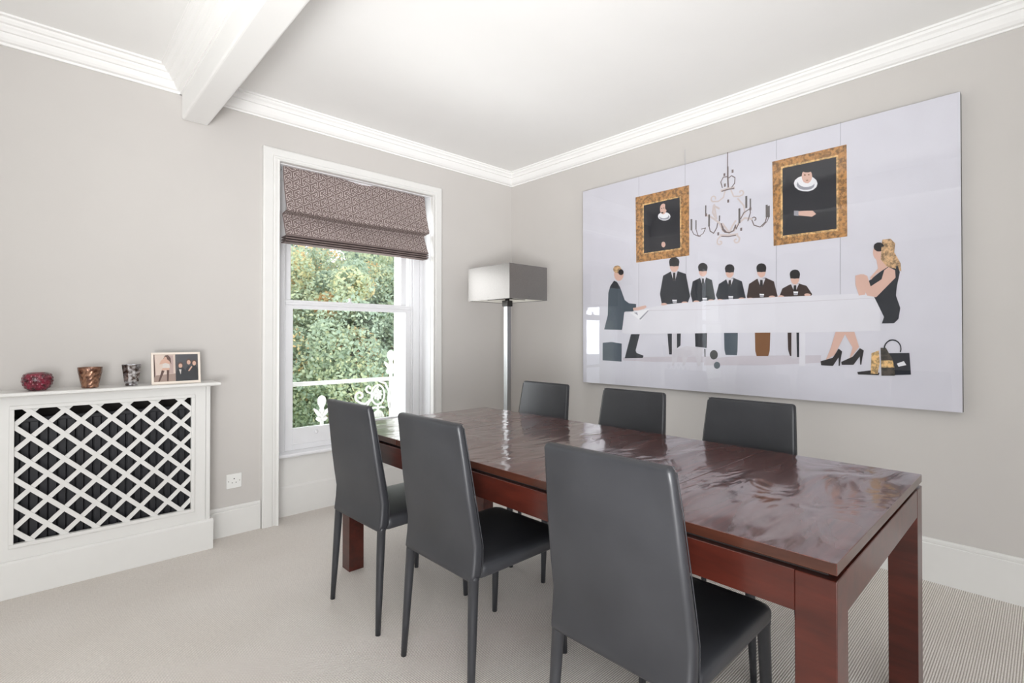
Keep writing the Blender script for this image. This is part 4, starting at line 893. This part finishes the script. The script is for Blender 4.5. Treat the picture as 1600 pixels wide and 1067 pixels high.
MB().box(XA - .0085, -(AY1 - AY0), 0, XA - .0045, 0, AZ1 - AZ0).build('acrylic_face', M['acrylic'], t)

# ------------------------------------------------------------------ outside: balcony rail and trees
YB = 4.06
t = thing('balcony_railing', 'white cast-iron balcony railing with scrolls outside the window', 'railing', (1.7575, YB, .445))
ZB = .445
m = MB(); m.box(-1.1, -.012, .855 - ZB - .016, 1.1, .012, .855 - ZB + .016); m.build('top_rail', M['ext'], t, bevel=.004)
m = MB(); m.box(-1.1, -.014, .478 - ZB - .012, 1.1, .014, .478 - ZB + .012); m.build('bottom_rail', M['ext'], t, bevel=.004)
def finial():
    m = MB()
    m.tube([(0, 0, 0), (0, 0, .16)], .014, 10)
    m.lathe([(0, .125), (.016, .13), (.020, .145), (.014, .16), (.022, .18), (.031, .20), (.034, .222), (.028, .245), (.014, .26), (0, .264)], 16)
    for s in (-1, 1):
        m.tube([(0, 0, .10), (s * .025, 0, .115), (s * .045, 0, .14), (s * .066, 0, .162)], [.016, .017, .013, .004], 8)
        m.tube([(0, 0, .06), (s * .02, 0, .07), (s * .038, 0, .085)], [.012, .018, .016], 8)
        m.tube([(s * .012, 0, .02), (s * .03, 0, .0)], [.010, .016], 8)
    return m
for x, z in ((-.068, 0.045), (.555, .41)):
    o = finial().build('finial', M['ext'], t, smooth=True); o.location = (x, 0, z - (.01 if z > .1 else 0))
MB().box(.545, -.016, 0, .577, .016, .42).build('post', M['ext'], t, bevel=.003)
MB().box(-1.09, -.016, 0, -1.06, .016, .42).build('post', M['ext'], t, bevel=.003)
def spir(cx, cz, r, t0, turns, n=22, shrink=.8):
    return [(cx + r * (1 - shrink * i / n) * cos(t0 + turns * i / n), 0, cz + r * (1 - shrink * i / n) * sin(t0 + turns * i / n)) for i in range(n + 1)]
m = MB(); RR = .009
base = (.43, 0, .27)
m.tube([(.41, 0, .33), (.37, 0, .245), (.31, 0, .205), (.27, 0, .215)] + spir(.262, .275, .048, -2.0, -6.5)[1:], [RR] * 26, 8)
m.tube([(.40, 0, .28), (.37, 0, .285), (.345, 0, .30)] + spir(.345, .335, .035, -1.6, -5.0)[1:], .008, 8)
m.tube([(.43, 0, .35), (.38, 0, .26), (.33, 0, .19), (.305, 0, .165)], [.009, .008, .008, .013], 8)
m.tube([(.43 + .062 * cos(2 * pi * i / 20), 0, .275 + .085 * sin(2 * pi * i / 20)) for i in range(21)], .008, 8)
m.tube([(.43, 0, .40), (.50, 0, .37), (.535, 0, .30), (.53, 0, .22), (.54, 0, .15)], .009, 8)
for i in range(8):
    a_ = 2 * pi * i / 8; m.tube([(.43, 0, .275), (.43 + .028 * cos(a_), 0, .275 + .034 * sin(a_)), (.43 + .042 * cos(a_), 0, .275 + .052 * sin(a_))], [.008, .014, .004], 8)
m.tube([(.43, 0, .19), (.43, 0, .10)], .008, 8)
for dx in (-.05, -.025, 0, .025, .05): m.tube([(.43, 0, .14), (.43 + dx * .7, 0, .115), (.43 + dx, 0, .08)], [.008, .010, .011], 8)
for s in (-1, 1): m.tube([(.43, 0, .16), (.43 + s * .03, 0, .165), (.43 + s * .07, 0, .158)], [.009, .009, .007], 8)
m.build('scroll_panel', M['ext'], t, smooth=True)

struct(MB().box(-30, YO + .01, -4.2, 40, 45, -4.0).build('ground', paint('grass_ground', srgb(120, 140, 90), .9, .1, .2, 3, .1).m))
def leafmat(name, stops):
    k = NT(name); at = k.n('ShaderNodeAttribute'); at.attribute_name = 'tone'
    k.l(k.ramp(at.outputs['Fac'], stops), k.b.inputs['Base Color'])
    k.b.inputs['Roughness'].default_value = .55; k.b.inputs['Specular IOR Level'].default_value = .3
    tr = k.n('ShaderNodeBsdfTranslucent'); k.l(k.ramp(at.outputs['Fac'], stops), tr.inputs[0])
    mx = k.n('ShaderNodeMixShader'); mx.inputs[0].default_value = .45; k.l(k.b.outputs[0], mx.inputs[1]); k.l(tr.outputs[0], mx.inputs[2]); k.l(mx.outputs[0], k.o.inputs['Surface'])
    return k.m
GREEN = [(0, srgb(160, 178, 160)), (.35, srgb(184, 198, 172)), (.6, srgb(196, 204, 168)), (.8, srgb(224, 212, 164)), (1, srgb(232, 194, 150))]  # leaf tones, here and below, paled to carry haze and overexposure
M['leaf'] = leafmat('autumn_tinged_leaves', GREEN)
M['leaf2'] = leafmat('blue_green_leaves', [(0, srgb(150, 172, 164)), (.6, srgb(182, 198, 184)), (1, srgb(212, 212, 190))])
M['bark'] = paint('bark', srgb(96, 82, 70), .9, .1, .2, 12, .5).m
import numpy as np
def tree(label, cx, cy, gz, cz, rad, nblob, nleaf, mat, seed, size=.085, group=None):
    rs = np.random.RandomState(seed)
    t = thing('tree', label, 'tree', (cx, cy, gz))
    m = MB(); hz = cz - gz
    m.tube([(0, 0, 0), (.08, .05, hz * .4), (-.05, 0, hz * .8), (0, 0, hz)], [.32, .24, .18, .08], 10)
    for i in range(7):
        a_ = i * 2.4; m.tube([(0, 0, hz * .45 + i * .12), (cos(a_) * rad * .35, sin(a_) * rad * .35, hz * .8), (cos(a_) * rad * .65, sin(a_) * rad * .65, hz + (i % 3) * .4)], [.11, .07, .03], 7)
    m.build('trunk', M['bark'], t)
    d = rs.normal(size=(nblob, 3)); d /= np.linalg.norm(d, axis=1)[:, None]
    bc = d * (rad * rs.uniform(.35, 1.0, (nblob, 1)) ** .6) * np.array([1, 1, .85]) + np.array([0, 0, hz])
    br = rs.uniform(.22, .6, nblob)
    tone_b = rs.uniform(0, .5, nblob)
    hot = rs.uniform(size=nblob) < .24; tone_b[hot] += .42
    bi = rs.randint(0, nblob, nleaf)
    e = rs.normal(size=(nleaf, 3)); e /= np.linalg.norm(e, axis=1)[:, None]
    p = bc[bi] + e * (br[bi] * rs.uniform(.55, 1.0, nleaf) ** .5)[:, None]
    nrm = e * .7 + rs.normal(size=(nleaf, 3)) * .6; nrm /= np.linalg.norm(nrm, axis=1)[:, None]
    tn = np.cross(nrm, rs.normal(size=(nleaf, 3))); tn /= np.linalg.norm(tn, axis=1)[:, None]; bt = np.cross(nrm, tn)
    s = size * rs.uniform(.6, 1.3, nleaf)[:, None]
    v = np.stack([p - tn * s * .6, p + bt * s * .36 + nrm * s * .1, p + tn * s * .7, p - bt * s * .36 + nrm * s * .1], 1).reshape(-1, 3)
    me = bpy.data.meshes.new('foliage'); me.vertices.add(nleaf * 4); me.vertices.foreach_set('co', v.ravel())
    me.loops.add(nleaf * 4); me.loops.foreach_set('vertex_index', np.arange(nleaf * 4)); me.polygons.add(nleaf)
    me.polygons.foreach_set('loop_start', np.arange(nleaf) * 4); me.polygons.foreach_set('loop_total', np.full(nleaf, 4)); me.update()
    at_ = me.attributes.new('tone', 'FLOAT', 'POINT'); tn_ = np.clip(tone_b[bi] + rs.uniform(-.16, .24, nleaf), 0, 1); at_.data.foreach_set('value', np.repeat(tn_, 4))
    me.materials.append(mat); me.validate()
    o = bpy.data.objects.new('foliage', me); C.objects.link(o); o.parent = t; o['kind'] = 'stuff'
    return t
tree('leafy green tree with yellow-orange autumn tints close outside the window', 4.6, 9.6, -4, .8, 2.5, 420, 210000, M['leaf'], 3, .058)
tree('blue-green leafy tree rising behind the autumn-tinted one', 8.6, 17.2, -4, 3.4, 3.8, 300, 90000, M['leaf2'], 5, .10)
tree('pale leafy tree at the left of the window view', 0.0, 15.4, -4, 1.8, 3.0, 200, 40000, M['leaf2'], 8, .13)
tree('leafy tree at the right of the window view', 11.4, 9.2, -4, 1.0, 2.7, 200, 26000, M['leaf'], 11, .12)
